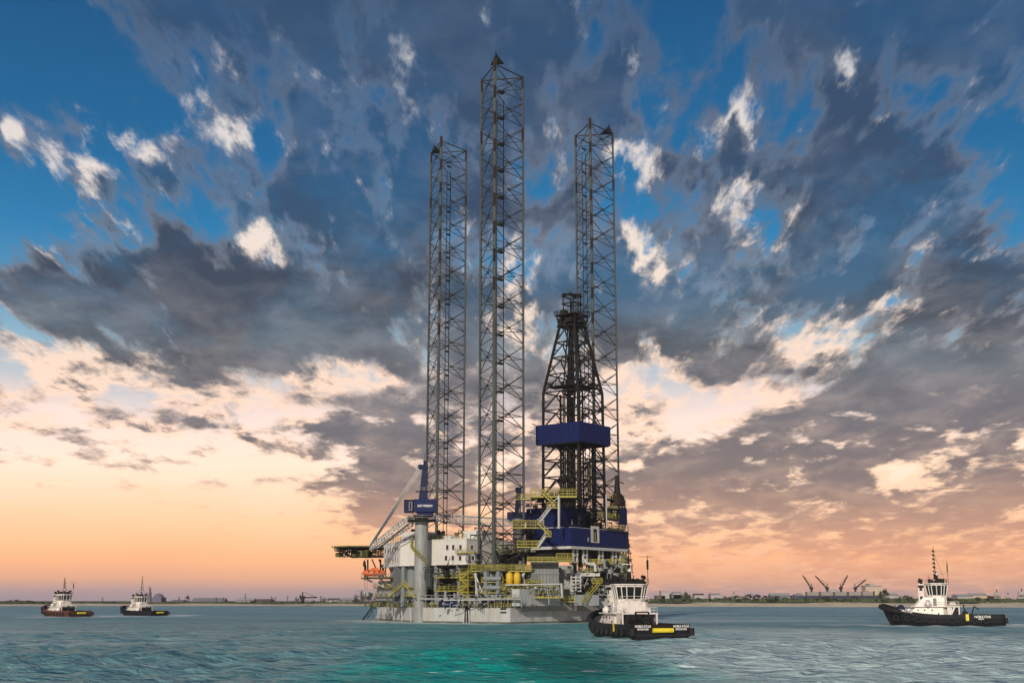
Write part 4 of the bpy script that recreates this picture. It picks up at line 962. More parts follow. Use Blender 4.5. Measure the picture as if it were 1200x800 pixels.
m.beam((-Hh-1.6, Hh, z1+.4), (-Hh+.2, Hh, z1), .2); m.beam((-Hh-1.6, Hh-1, z0+1), (-Hh+.2, Hh-1, z0+1.5), .2); m.build('monkeyboard_floor', 'dark_steel', dk)
# crown
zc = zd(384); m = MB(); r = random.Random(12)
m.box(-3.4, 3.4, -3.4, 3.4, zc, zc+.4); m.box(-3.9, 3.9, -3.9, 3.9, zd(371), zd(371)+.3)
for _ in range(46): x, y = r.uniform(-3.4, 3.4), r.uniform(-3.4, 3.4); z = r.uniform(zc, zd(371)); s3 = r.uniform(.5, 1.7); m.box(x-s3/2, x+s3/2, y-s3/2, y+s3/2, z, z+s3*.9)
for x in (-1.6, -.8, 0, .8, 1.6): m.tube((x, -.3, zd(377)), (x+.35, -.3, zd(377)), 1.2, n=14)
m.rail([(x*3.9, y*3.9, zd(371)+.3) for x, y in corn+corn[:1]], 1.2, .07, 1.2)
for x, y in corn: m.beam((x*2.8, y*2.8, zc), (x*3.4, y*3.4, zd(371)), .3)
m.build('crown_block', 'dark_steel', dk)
m = MB(); zt2, zq = zd(347.5), zd(356.5)
for x, y in corn: m.beam((x*1.9, y*1.9, zd(371)), (x*1.9, y*1.9, zt2), .25)
for zz_ in (zq, zt2):
    for k in range(4): m.beam((corn[k][0]*2.2, corn[k][1]*2.2, zz_), (corn[(k+1) % 4][0]*2.2, corn[(k+1) % 4][1]*2.2, zz_), .35)
m.beam((-1.9, -1.9, zd(371)), (1.9, -1.9, zq), .15); m.beam((-3.2, 1.2, zt2+.3), (3.0, -1.4, zt2+.9), .5, .5)
for k in range(7): m.box(-2+k*.6, -1.7+k*.6, -.5, .2, zt2, zt2+r.uniform(.6, 1.2))
m.build('top_frame', 'dark_steel', dk)
m = MB(); m.beam((5.2, 3.8, zs[0]), (5.2, 3.8, zs[8]), .9); m.beam((3.0, 2.4, zs[8]), (2.2, 1.8, zd(350)), .5); m.build('standpipe', 'dark_steel', dk)
m = MB(); m.beam((3.4, -3.2, zs[2]), (3.4, -3.2, zs[4]), .8); m.build('top_drive', 'olive_paint', dk)

# ---------------------------------------------------------------- things resting on the rig
def thing_on(wp, name, rz=0, **kw): return empty(name, wp, rz, **kw)
def lifeboat(px, py, Y, L_, rz, lab):
    c = P(px, py, Y); o = empty('lifeboat', c, R(rz), label=lab, cat='lifeboat', group='orange lifeboats on the rig')
    rs = []
    for t in [-1, -.93, -.75, -.4, 0, .4, .75, .93, 1]:
        w_ = 1.35*max(.02, (1-abs(t)**3))**.6; h_ = 1.25*max(.05, (1-abs(t)**4))**.7
        rs.append([(t*L_/2, w_*math.cos(a), h_*(math.sin(a) if math.sin(a) > 0 else .75*math.sin(a))+1.1) for a in [2*PI*k/14 for k in range(14)]])
    MB().rings(rs).build('canopy', 'orange_grp', o); m = MB(); m.box(-L_*.12, L_*.16, -.6, .6, 2.2, 2.75); m.build('cockpit', 'orange_grp', o)
    m = MB()
    for t in (-.22, 0, .2): m.box(t*L_-.3, t*L_+.3, -1.33, -1.2, 1.35, 1.75)
    m.build('window', 'glass_dark', o); return o
lifeboat(438.5, 675.5, 389, 7.6, 6, 'larger orange lifeboat hanging below the helideck at the rig bow')
lifeboat(470, 675, 376, 5.0, 10, 'smaller orange lifeboat in shadow beside the round crane pedestal')
def container(px, py, Y, col, lab, rz=37.6, s=(4, 2.2, 2.2)):
    c = wor(loc(P(px, py, Y))); c.z = DK+.07; o = empty('cargo_container', c, R(rz), label=lab, cat='container', group='containers on the rig deck')
    MB().box(-s[0]/2, s[0]/2, -s[1]/2, s[1]/2, .1, s[2]).build('body', col, o); m = MB()
    for k in range(9): x = -s[0]/2+.2+k*(s[0]-.4)/8; m.box(x-.08, x+.08, -s[1]/2-.07, -s[1]/2+.01, .2, s[2]-.15)
    m.build('side_rib', col, o); return o
container(524, 708, 350.5, 'navy_paint', 'navy blue container on the rig deck beside the round crane pedestal', -37.6)
container(534.5, 708, 348, 'blue_paint', 'brighter blue container on the rig deck beside the fender slot', -37.6)
# ================================================================== TUGS
def tug(px, Y, theta, scale, label, hullmat='tug_black', name_txt=None, port_txt=None, detail=True, mast_h=19.2, variant=0, lx=1.0):
    """local x = bow, y = port, z = up; theta turns the bow from the photo's left away from the camera"""
    c = P(px, 702, Y); hd_ = PI-R(theta)
    o = empty('tugboat', (c.x, Y, 0), hd_, label=label, cat='tugboat', group='tugboats around the drilling rig')
    o.scale = (lx, 1, 1); S = scale; B = 5.75
    def sh(x): return 1.55+(2.3*((x-1)/15)**1.7 if x > 1 else 0)
    half = []
    for x in (-16, -15.9, -15.6, -14.8, -13, -9, -4, 1, 5, 8, 10.5, 12.5, 14, 15, 15.7, 16):
        if x <= -13: hb = 5.2+(B-5.2)*min(1, ((x+16)/2))**.5 if x > -16 else 5.2
        elif x <= 3: hb = B
        else: hb = B*max(0, 1-((x-3)/13)**2.5)**.55
        half.append((x, hb))
    ol = [(x, hb) for x, hb in half]+[(x, -hb) for x, hb in half[::-1] if hb > 0]
    def ring(kz, zf, kx, ky, inset=0): return [((x if x < 0 else x*kx)*(1 if inset == 0 else .985)*S, y*ky*(1 if inset == 0 else .955)*S, zf(x)*S) for x, y in ol]
    rg = [ring(0, lambda x: -1.5, .80, .72), ring(0, lambda x: 0, .87, .93), ring(0, lambda x: sh(x)*.5, .94, .985), ring(0, sh, 1, 1), ring(0, lambda x: sh(x)+.12, 1.0, 1.012), ring(0, lambda x: sh(x)+1.05+(.25 if x > 10 else 0), 1.0, 1.015), ring(0, lambda x: sh(x)+1.05+(.25 if x > 10 else 0), 1, .985, 1), ring(0, lambda x: sh(x)+.1, 1, .985, 1)]
    MB().rings(rg, smooth=False, cap1=False).build('hull', hullmat, o)
    dkr = [(x*.985*S, y*.94*S, (sh(x)+.105)*S) for x, y in ol]; n = len(half)
    m = MB(); v = [(x*.985*S, hb*.94*S, (sh(x)+.13)*S) for x, hb in half]+[(x*.985*S, -hb*.94*S, (sh(x)+.13)*S) for x, hb in half]
    m.add(v, [(k, n+k, n+k+1, k+1) for k in range(n-1)]); m.build('deck', 'tug_deck', o)
    V = lambda x, y, z: Vector((x*S, y*S, z*S))
    def bx(x0, x1, y0, y1, z0, z1, name, mt_, par=o): return MB().box(x0*S, x1*S, y0*S, y1*S, z0*S, z1*S).build(name, mt_, par)
    def frus(x0, x1, y, z0, X0, X1, Y1, z1, name, mt_, par=o, ch=0.0):
        def rr(a, b2, yy, z): c_ = ch; return [V(a+c_, -yy, z), V(b2-c_, -yy, z), V(b2, -yy+c_, z), V(b2, yy-c_, z), V(b2-c_, yy, z), V(a+c_, yy, z), V(a, yy-c_, z), V(a, -yy+c_, z)] if c_ else [V(a, -yy, z), V(b2, -yy, z), V(b2, yy, z), V(a, yy, z)]
        return MB().rings([rr(x0, x1, y, z0), rr(X0, X1, Y1, z1)], smooth=False).build(name, mt_, par)
    # bow roll fender and tyres round the sides, stern cylinder
    m = MB(); bowp = [(x, hb) for x, hb in half if x >= 10.5]; bp_ = [V(x+.35, hb+.2, sh(x)+.5) for x, hb in bowp]+[V(x+.35, -hb-.2, sh(x)+.5) for x, hb in bowp[::-1]]
    for a, b2 in zip(bp_[:-1], bp_[1:]): m.tube(a, b2, .62*S, n=10)
    m.build('bow_fender', 'rubber', o)
    for sd_ in (1, -1):
        for k in range(9):
            x = -11+k*2.9; hb = [h2 for x2, h2 in half if x2 <= x][-1]
            if x > 8: hb *= .93
            if x > 10: hb *= .95
            MB().torus(V(x, sd_*(hb+.12), sh(x)*.5+.35), .55*S, .24*S, (0, 1, 0), 12, 6).build('tyre_fender', 'rubber', o)
    m = MB()
    for sd_ in (1, -1): m.tube(V(-16.15, sd_*5.6, .7), V(-16.15, sd_*5.6, 2.0), .5*S, n=12)
    m.beam(V(-16.1, -5.4, .75), V(-16.1, 5.4, .75), .3*S, .35*S); m.build('stern_fender', 'rubber', o)
    m = MB(); m.tube(V(-16.55, -1.9, 1.62), V(-16.55, 1.9, 1.62), .42*S, n=12); m.build('transom_roller', 'fender_yellow', o)
    bx(-16.06, -15.7, -2.0, 2.0, 2.2, 2.66, 'stern_gate', 'rust_primer')
    if detail:
        bx(-6.7, -5.9, 5.6, 5.84, 1.2, 2.7, 'side_marking', 'fender_yellow')
    # lower deckhouse: raked front, curved side plating
    dh = empty('deckhouse', (0, 0, 0), 0, o)
    frus(-1.2, 11.2, 3.9, 1.6, -1.2, 7.6, 3.4, 4.3, 'wall', 'tug_white', dh, ch=.9)
    frus(5, 12.6, 3.0, 2.4, 6, 9.6, 2.4, 3.9, 'wall', 'tug_white', dh, ch=.7)
    bx(-4.6, -1.21, -3.6, 3.6, 4.28, 4.55, 'boat_deck', 'tug_white', dh); bx(-1.4, 8.2, -3.95, 3.95, 4.31, 4.5, 'boat_deck', 'tug_white', dh)
    bx(-4.3, -1.22, -2.7, 2.7, 1.66, 4.27, 'recess_shade', 'glass_dark', dh)  # near-black box stands in for the shade under the boat deck
    for y in (-3.4, 3.4):
        m = MB(); m.beam(V(-4.4, y, 1.6), V(-4.4, y, 4.3), .3*S); m.beam(V(-1.6, y, 1.6), V(-3.3, y, 4.3), .45*S); m.box(-2.6*S, -1.3*S, y*S-.12, y*S+.12, 1.7*S, 4.2*S); m.build('deckhouse_bracket', 'tug_white', dh)
    pm = MB()
    for sd_ in (1, -1):
        for x, z in ((6.3, 3.6), (4.6, 3.6), (2.6, 3.6), (6.3, 2.7), (1, 2.8)): pm.tube(V(x, sd_*3.4, z), V(x, sd_*(3.78 if z < 3 else 3.66), z), .2*S, n=10)
    pm.build('porthole', 'glass_dark', dh)
    frus(-1.4, 7.6, 3.3, 4.5, -1.4, 5.4, 3.0, 6.55, 'upper_wall', 'tug_white', dh, ch=.7)
    for sd_ in (1, -1): m = MB(); m.box(1.3*S, 2.2*S, min(sd_*3.1, sd_*3.32)*S, max(sd_*3.1, sd_*3.32)*S, 4.55*S, 6.3*S); m.build('door', 'building_grey' if variant else 'tug_white', dh)
    m = MB(); m.rail([V(-4.5, 3.5, 4.55), V(-4.5, -3.5, 4.55)], 1.0*S, .035*S, 1.2*S, 2); m.rail([V(-4.5, 3.5, 4.55), V(-1, 3.5, 4.55), V(5.5, 3.7, 4.5)], 1.0*S, .035*S, 1.5*S, 2); m.rail([V(-4.5, -3.5, 4.55), V(-1, -3.5, 4.55), V(5.5, -3.7, 4.5)], 1.0*S, .035*S, 1.5*S, 2); m.build('railing', 'tug_white', o); m = MB(); m.rail([V(-1.8, -2.9, 6.6), V(-1.8, 2.9, 6.6)], 1.0*S, .035*S, 1.2*S, 2); m.build('railing', 'tug_white', o)
    # wheelhouse with leaning windows all round
    wh = empty('wheelhouse', V(1.1, 0, 6.55), 0, o)
    def oct_(r1, r2, z, k=.42): a, b2 = r1, r2; q = k*min(a, b2)*1.3; return [V(x, y, z) for x, y in ((-a+q, -b2), (a-q, -b2), (a, -b2+q), (a, b2-q), (a-q, b2), (-a+q, b2), (-a, b2-q), (-a, -b2+q))]
    w0, w1, w2, w3 = oct_(2.5, 2.75, 0), oct_(2.5, 2.75, .5), oct_(2.95, 3.2, 2.8), oct_(3.0, 3.25, 3.15)
    MB().rings([w0, w1], smooth=False).build('wall', 'tug_white', wh)
    g1, g2 = [v*1.0 for v in oct_(2.42, 2.67, .502)], oct_(2.84, 3.09, 2.798)
    gl = MB().rings([g1, g2], smooth=False).build('window_band', 'glass_dark', wh)
    m = MB()
    for k in range(8):
        k2 = (k+1) % 8; nseg = 2 if k in (1, 3, 5, 7) else 3
        L_ = (w1[k2]-w1[k]).length; nseg = 1 if L_ < 1.9*S else 2 if L_ < 3.2*S else 3
        for j in range(nseg): a = w1[k].lerp(w1[k2], j/nseg); b2 = w2[k].lerp(w2[k2], j/nseg); m.beam(a, b2, .22*S, .16*S)
    m.build('window_frame', 'tug_white', wh)
    m = MB(); m.rings([w2, w3], smooth=False); e1, e2 = oct_(3.2, 3.45, 3.16), oct_(3.1, 3.35, 3.36); m.rings([e1, e2], smooth=False); m.build('roof', 'tug_white', wh)
    rr = random.Random(variant+3); m = MB(); m.rings([oct_(2.2, 2.5, 3.37), oct_(2.1, 2.4, 3.7)], smooth=False)
    for k in range(9): x, y = rr.uniform(-2, 2), rr.uniform(-2.2, 2.2); s3 = rr.uniform(.2, .5); m.box((x-s3)*S, (x+s3)*S, (y-s3)*S, (y+s3)*S, 3.6*S, (3.8+rr.uniform(.2, .7))*S)
    for k in range(5): x, y = rr.uniform(-2.4, 2.4), rr.uniform(-2.6, 2.6); m.tube(V(x, y, 3.3), V(x, y, 3.6+rr.uniform(.8, 1.9)), .05*S, n=5)
    m.rail([V(-2.8, -3, 3.36), V(-2.8, 3, 3.36), V(2.6, 3, 3.36), V(2.6, -3, 3.36), V(-2.8, -3, 3.36)], .9*S, .03*S, 1.2*S, 2)
    m.build('roof_equipment', 'dark_steel', wh)
    for sd_ in (1, -1):
        m = MB(); m.box(-.6*S, .3*S, (sd_*2.9-.3)*S, (sd_*2.9+.3)*S, 3.3*S, 3.9*S); m.tube(V(-.3, sd_*2.9, 3.9), V(-.3, sd_*2.9, 4.6), .14*S); m.tube(V(-.6, sd_*2.9, 4.6), V(.5, sd_*2.9, 4.75), .36*S, n=10); m.build('searchlight', 'dark_steel', wh)
    # funnels / fire monitor towers in front of the wheelhouse
    for sd_ in (1, -1):
        f_ = empty('funnel', V(5.2 if variant != 2 else 4.6, sd_*2.3, 4.5), 0, o)
        m = MB(); m.box(-.75*S, .75*S, -.6*S, .6*S, 0, 5.2*S); m.box(-.9*S, .9*S, -.75*S, .75*S, 3.1*S, 3.25*S); m.build('casing', 'tug_white', f_)
        m = MB(); m.tube(V(-.2, 0, 5.2), V(-.2, 0, 5.6), .35*S, n=10); m.tube(V(-.5, 0, 5.7), V(.6, 0, 6.1), .5*S, n=12); m.box(-.76*S, .76*S, -.61*S, .61*S, 4.3*S, 4.9*S); m.build('exhaust_pipe', 'dark_steel', f_)
        for z in (1.6, 3.6):
            m = MB(); m.box(-.4*S, .4*S, (-.62 if sd_ < 0 else .58)*S, (-.58 if sd_ < 0 else .62)*S, z*S, (z+.7)*S); m.build('louvre', 'glass_dark', f_)
    # mast
    ms_ = empty('mast', V(1.2, 0, 9.9), 0, o); H_ = mast_h-9.9
    m = MB(); m.tube(V(0, -.5, 0), V(0, 0, H_*.45), .12*S, n=6); m.tube(V(0, .5, 0), V(0, 0, H_*.45), .12*S, n=6); m.tube(V(-.9, 0, 0), V(0, 0, H_*.4), .1*S); m.tube(V(0, 0, 0), V(0, 0, H_), .14*S, .07*S, n=6)
    for k in range(7): z = H_*(.2+.11*k); m.tube(V(-.1, -.9+.08*k, z), V(-.1, .9-.08*k, z), .06*S, n=5); m.tube(V(-.7+.05*k, 0, z), V(.3, 0, z), .06*S, n=5)
    m.build('pole', 'dark_steel', ms_)
    m = MB()
    for k in range(7): z = H_*(.2+.11*k); m.tube(V(.3, 0, z), V(.3, 0, z+.4), .19*S, n=8); m.tube(V(-.1, .8-.08*k, z), V(-.1, .8-.08*k, z+.3), .14*S, n=6)
    m.build('navigation_light', 'dark_steel', ms_)
    m = MB(); m.box(-.15*S, .15*S, -1.4*S, 1.4*S, H_*.33*S, (H_*.33+.2)*S); m.lathe(V(-.5, 0, H_*.2), [(.1*S, 0), (.45*S, .2*S), (.45*S, .5*S), (.1*S, .75*S)], 10); m.build('radar', 'tug_white', ms_)
    m = MB(); m.tube(V(-2.6, 0, H_*.05), V(-.1, 0, H_*.8), .03*S, n=4)
    for k in range(4): z = H_*(.3+.13*k); x = -2.6+2.5*(.33+.17*k); m.beam(V(x, 0, z), V(x-.25, .05, z-.7), .22*S, .03*S)
    m.build('signal_flag', 'rust_primer', ms_)
    m = MB(); m.tube(V(-2.2, -2.6, 9.6), V(-2.2, -2.6, 15.2), .06*S, n=5); m.tube(V(-2.2, -3.6, 15), V(-2.2, -.9, 15), .05*S, n=5); m.box(-2.35*S, -2.05*S, -2.75*S, -2.45*S, 12.6*S, 14.4*S); m.build('antenna', 'dark_steel', o)
    # winches, life raft, rescue boat, deck clutter
    w_ = empty('towing_winch', V(10.9, 0, 0), 0, o); z0 = sh(10.9)+.13
    m = MB(); m.tube(V(0, -1.5, z0+.95), V(0, 1.5, z0+.95), .85*S, n=16); m.build('drum', 'tarp_blue', w_)
    m = MB(); m.tube(V(0, -1.7, z0+.95), V(0, -1.5, z0+.95), 1.1*S, n=16); m.tube(V(0, 1.7, z0+.95), V(0, 1.5, z0+.95), 1.1*S, n=16); m.box(-.9*S, .9*S, -1.8*S, 1.8*S, (z0-.2)*S, (z0+.3)*S); m.build('winch_frame', 'navy_paint', w_)
    m = MB(); m.box(12.3*S, 12.7*S, -1*S, -.6*S, sh(12.5)*S, (sh(12.5)+1.7)*S); m.box(12.3*S, 12.7*S, .6*S, 1*S, sh(12.5)*S, (sh(12.5)+1.7)*S); m.box(12.3*S, 12.7*S, -1.4*S, 1.4*S, (sh(12.5)+1.1)*S, (sh(12.5)+1.4)*S); m.build('bitts', 'olive_paint', o)
    w_ = empty('tow_hook', V(-6, 0, 0), 0, o); z0 = 1.7
    m = MB(); m.tube(V(0, -1.2, z0+1.0), V(0, 1.2, z0+1.0), .8*S, n=14); m.box(-.8*S, .8*S, -1.5*S, 1.5*S, (z0-.1)*S, (z0+.4)*S); m.beam(V(-.3, -1.3, z0), V(.3, -1.3, z0+3), .25*S); m.beam(V(-.3, 1.3, z0), V(.3, 1.3, z0+3), .25*S); m.beam(V(.3, -1.3, z0+3), V(.3, 1.3, z0+3), .25*S); m.build('winch_frame', 'dark_steel', w_)
    m = MB(); m.beam(V(-7.2, 1.5, z0), V(-8.4, 2.2, z0+2.8), .22*S); m.beam(V(-8.4, 2.2, z0+2.8), V(-9.6, 1.6, z0+2.0), .18*S); m.build('deck_crane', 'dark_steel', o)
    rft = MB(); rft.tube(V(-2.2, 2.2, 5.0), V(-3.6, 2.2, 5.0), .42*S, n=12); rft.build('life_raft', 'tug_white', o); rft = MB(); rft.tube(V(-2.2, -2.2, 5.0), V(-3.6, -2.2, 5.0), .42*S, n=12); rft.build('life_raft', 'tug_white', o)
    tp_ = frus(2.6, 4.6, .6, 4.56, 3.2, 4.0, .3, 5.9, 'rescue_boat_cover', 'tarp_blue'); tp_.location = V(0, 3.2, 0)
    for sd_ in (1, -1):
        m = MB(); m.lathe(V(3.6, sd_*3.9, 4.2), [(.1*S, 0), (.75*S, .4*S), (.75*S, 1.1*S), (.1*S, 1.6*S)], 12); m.build('vent_cowl', 'tug_white', o)
    m = MB()
    for _ in range(14): x, y = rr.uniform(-13.5, -7.5), rr.uniform(-3.5, 3.5); s3 = rr.uniform(.15, .45); m.box((x-s3)*S, (x+s3)*S, (y-s3)*S, (y+s3)*S, 1.6*S, (1.7+rr.uniform(.3, 1.0))*S)
    m.build('deck_fittings', 'dark_steel', o)
    if name_txt:
        up = Matrix.Rotation(PI/2, 4, 'X')
        for sd_ in (1, -1):
            if variant == 1:      # on the quarter and along the bow
                mtx = Matrix.Translation(V(-10.2, sd_*5.92, 2.1)) @ Matrix.Rotation(PI if sd_ > 0 else 0, 4, 'Z') @ up
                lettering(name_txt, .72*S, mtx, 'lettering', o, 'name_lettering'); lettering(port_txt, .42*S, Matrix.Translation(V(0, 0, -.5)) @ mtx, 'lettering', o, 'port_lettering')
                mtx = Matrix.Translation(V(9.6, sd_*5.35, 3.35)) @ Matrix.Rotation((PI if sd_ > 0 else 0)+(-sd_)*R(12), 4, 'Z') @ Matrix.Rotation(-sd_*R(-9), 4, 'Y') @ up
                lettering(name_txt, .62*S, mtx, 'lettering', o, 'name_lettering')
            else:                 # either side of the roller on the transom
                mtx = Matrix.Translation(V(-16.1, sd_*3.62, 2.3)) @ Matrix.Rotation(-PI/2, 4, 'Z') @ up
                lettering(name_txt, .58*S, mtx, 'lettering', o, 'name_lettering', sx=.82); lettering(port_txt, .42*S, Matrix.Translation(V(0, 0, -.5)) @ mtx, 'lettering', o, 'port_lettering', sx=.95)
    return o
KY = 1.28
# ================================================================== SHORE
def strip_land(y0w, pts, name, m, z, kind='structure'):
    mb = MB(); v = []
    for x, yf, yb, zf, zb_ in pts: v += [(x, yf, zf), (x, yb, zb_)]
    mb.add(v, [(2*k, 2*k+2, 2*k+3, 2*k+1) for k in range(len(pts)-1)]); o = mb.build(name, m); tag(o, kind=kind); return o
r = random.Random(21)
def shore_y(x):   # waterline distance: nearer on the right
    t = max(0, min(1, (x+150)/600)); return 1270-235*t+10*math.sin(x*.013)+6*math.sin(x*.041)
def hf(x): return 1+.75*max(0, min(1, (x-20)/120))
beach = MB(); xs = [-1500+k*12 for k in range(251)]; rows = [(-30, -1.5), (0, .02), (14, .9), (34, 1.6), (60, 2.0)]
v = []; 
for x in xs:
    for dy_, z in rows: v.append((x, shore_y(x)+dy_+3*math.sin(x*.07+dy_), z*hf(x)*(1+.15*math.sin(x*.05+dy_*.3))))
nr_ = len(rows); beach.add(v, [(i*nr_+j, (i+1)*nr_+j, (i+1)*nr_+j+1, i*nr_+j+1) for i in range(len(xs)-1) for j in range(nr_-1)], True); tag(beach.build('beach', 'sand'), kind='structure')
land = MB(); v = []; rows = [(44, 1.72), (70, 2.4), (160, 2.6), (500, 2.9), (1150, 3.3)]
for x in xs:
    for dy_, z in rows: v.append((x*(1 if dy_ < 600 else 1.4), shore_y(x)+dy_+(9*math.sin(x*.031)+5*math.sin(x*.11) if dy_ < 60 else 0), z*(hf(x) if dy_ < 200 else 1)+(.5*math.sin(x*.09+dy_) if 50 < dy_ < 500 else 0)))
nr_ = len(rows); land.add(v, [(i*nr_+j, (i+1)*nr_+j, (i+1)*nr_+j+1, i*nr_+j+1) for i in range(len(xs)-1) for j in range(nr_-1)], True); tag(land.build('low_coastal_land', 'scrub'), kind='structure')
# low scrub on the dune: nobody could count it
g = MB(); r = random.Random(31)
for _ in range(9000):
    x = r.uniform(-620, 700); dens2 = .5+.5*math.sin(x*.02+1)+(.4 if x > 60 else -.2)
    if r.random() > dens2+.25: continue
    y = shore_y(x)+r.uniform(50, 110); hh = r.uniform(.9, 3.6)*(1 if x > 60 else .45); w_ = r.uniform(1, 3.2); a = r.uniform(0, PI)
    c = Vector((x, y, 2.2*hf(x))); d = Vector((math.cos(a), math.sin(a)*.5, 0))*w_
    for k in range(3):
        t = Vector((r.uniform(-w_, w_)*.5, r.uniform(-1, 1), 0)); g.add([c+t-d, c+t+d*.9, c+t+d*.5+Vector((0, 0, hh*r.uniform(.6, 1))), c+t-d*.3+Vector((0, .4, hh))], [(0, 1, 2, 3)])
tag(g.build('dune_scrub', 'leaf_mid'), kind='stuff')
def treemesh(seed, conif=False):
    r = random.Random(seed); tr = MB(); tr.tube((0, 0, -.5), (.02, .01, .55), .045, .02, n=6)
    for k in range(5): a = r.uniform(0, 2*PI); tr.tube((0, 0, .22+.08*k), (.28*math.cos(a), .28*math.sin(a), .5+.08*k), .018, .006, n=4)
    cr2 = MB(); cl = []
    for k in range(17):
        a = r.uniform(0, 2*PI); z = r.uniform(.22, .95); rad = .46*(1-max(0, z-.45)**1.4*1.6)*r.uniform(.3, 1); cl.append((rad*math.cos(a), rad*math.sin(a), z, r.uniform(.09, .2)))
    for x, y, z, s3 in cl:
        for _ in range(46):
            v = Vector((r.gauss(0, 1), r.gauss(0, 1), r.gauss(0, .8))).normalized()*s3*r.random()**.4; c = Vector((x, y, z))+v
            a = Vector((r.gauss(0, 1), r.gauss(0, 1), r.gauss(0, 1))).normalized(); b2 = a.orthogonal().normalized(); q = r.uniform(.018, .042); cr2.add([c-a*q, c+b2*q, c+a*q, c-b2*q], [(0, 1, 2, 3)])
    return tr, cr2
TM = []
for s2 in range(5):
    a, b2 = treemesh(100+s2); t1 = a.build('trunk', 'bark'); t2 = b2.build('crown', 'leaf_dark' if s2 % 2 else 'leaf_mid'); TM.append((t1.data, t2.data)); bpy.data.objects.remove(t1); bpy.data.objects.remove(t2)
def tree(px, pytop, Y, wpx, label, grp='trees along the far shore', z0=2.4, wide=None):
    Y = max(Y*KY, 0); c = P(px, 702, Y); Y = max(Y, shore_y(c.x)+55); c = P(px, 702, Y); top = P(px, pytop, Y).z; z0 = z0*hf(c.x); H_ = max(1.5, (top-z0)/1.02); W_ = wpx/F*Y
    o = empty('tree', (c.x, Y, z0), r.uniform(0, 6), label=label, cat='tree', group=grp)
    t1, t2 = TM[r.randrange(5)]
    for nm, me in (('trunk', t1), ('crown', t2)):
        q = bpy.data.objects.new(nm, me); COL.objects.link(q); q.parent = o
    o.scale = (W_, W_, H_); return o
far = 'small dark tree in the low tree line on the far shore, left of the rig'
for px, py, w_ in ((3, 704, 8), (12, 702.5, 10), (20, 702, 9), (27, 703, 8), (33, 702.5, 10), (40, 704, 8), (47, 703.5, 9), (54, 704, 8), (97, 704, 6), (112, 704.5, 8), (123, 704, 8), (133, 704.2, 7), (203, 704.5, 8)):
    tree(px, py, 1010+r.uniform(0, 60), w_*1.3, 'small dark tree in the low shore row behind the two distant tugs', 'low trees behind the left tugs')
for px, py, w_ in ((270, 704, 9), (283, 704.5, 8), (296, 703, 7), (312, 704.3, 8), (330, 704.5, 8), (343, 703.6, 8), (368, 704.2, 9), (392, 704.4, 9)):
    tree(px, py, 1010+r.uniform(0, 60), w_*1.3, 'low dark bush on the far shore between the rig and the lone round tree', 'low bushes between rig and left tugs')
tree(219.5, 697.5, 960, 7, 'lone round dark tree on the far shore by itself beyond the two distant tugs', 'lone shore trees')
tree(348, 698.5, 960, 6, 'dark bush under the leaning shore derrick', 'lone shore trees')
tree(379.5, 699, 960, 7, 'dark rounded bush beyond the tip of the low derrick boom', 'lone shore trees')
for px, py, w_, lb in ((417.5, 696, 6, 'lowest outer tree of the dark clump under the rig helideck'), (423, 694.6, 7, 'second tree in the dark clump under the rig helideck'), (429, 693.4, 9, 'tallest middle tree of the dark clump under the rig helideck'), (434.5, 693.8, 7, 'tree on the rig side of the dark clump under the rig helideck'), (440, 700, 6, 'small low tree at the end of the clump beside the rig bow')):
    tree(px, py, 930, w_*1.25, lb, 'clump of trees left of the rig')
RG = 'trees on the shore right of the rig'
for px, py, w_, lb in ((803, 691.5, 8, 'pointed dark tree standing alone past the front tug wheelhouse'), (806, 695, 9, 'low dark bush against the pointed tree near the front tug'), (1037, 690, 12, 'tall dark tree beside the cream building on the far shore'), (1031, 695, 8, 'shorter tree leaning on the tall one beside the cream building')):
    tree(px, py, 880, w_*1.2, lb, RG)
for px, py, w_ in ((776, 700.5, 8), (786, 700, 8), (818, 699.5, 8), (829, 700, 9), (840, 699, 9), (852, 697.5, 11), (862, 697, 10), (871, 696.3, 10), (879, 695.5, 11), (888, 696.2, 11), (897, 697.5, 9), (905, 698.5, 9), (911, 697.6, 8), (920, 699, 9)):
    tree(px, py, 880+r.uniform(-5, 40), w_*1.3, 'leafy green tree in the row between the front tug and the moored cargo ship', 'tree row right of the front tug')
for px, py, w_ in ((932, 700.5, 9), (944, 700, 9), (956, 701, 9), (967, 698.8, 12), (978, 700.5, 8), (990, 700.8, 9), (1001, 697.5, 12), (1012, 700.4, 8), (1022, 699.8, 9)):
    tree(px, py, 880+r.uniform(-5, 20), w_*1.3, 'low green tree in front of the moored cargo ship with four crane jibs', 'trees in front of the cargo ship')
for px, py, w_, lb in ((1052, 697.6, 8, 'small round tree before the side-on tug funnels'), (1062, 696.3, 10, 'dark tree just before the side-on tug funnels'), (1066, 697.5, 8, 'low dark tree touching the side-on tug funnels'), (1109, 697.8, 9, 'dark rounded tree directly behind the aft deck of the side-on tug'), (1117, 699.5, 9, 'low tree next to the rounded one behind the aft deck of the side-on tug'), (1145, 699.3, 10, 'dark bush in front of the pinkish white hall'), (1161, 697.8, 11, 'largest dark tree beyond the stern of the side-on tug'), (1169, 700, 11, 'low tree touching the largest tree beyond the side-on tug'), (1176, 700.8, 8, 'small end bush beside the sand spit and the yachts')):
    tree(px, py, 860, w_*1.3, lb, RG)

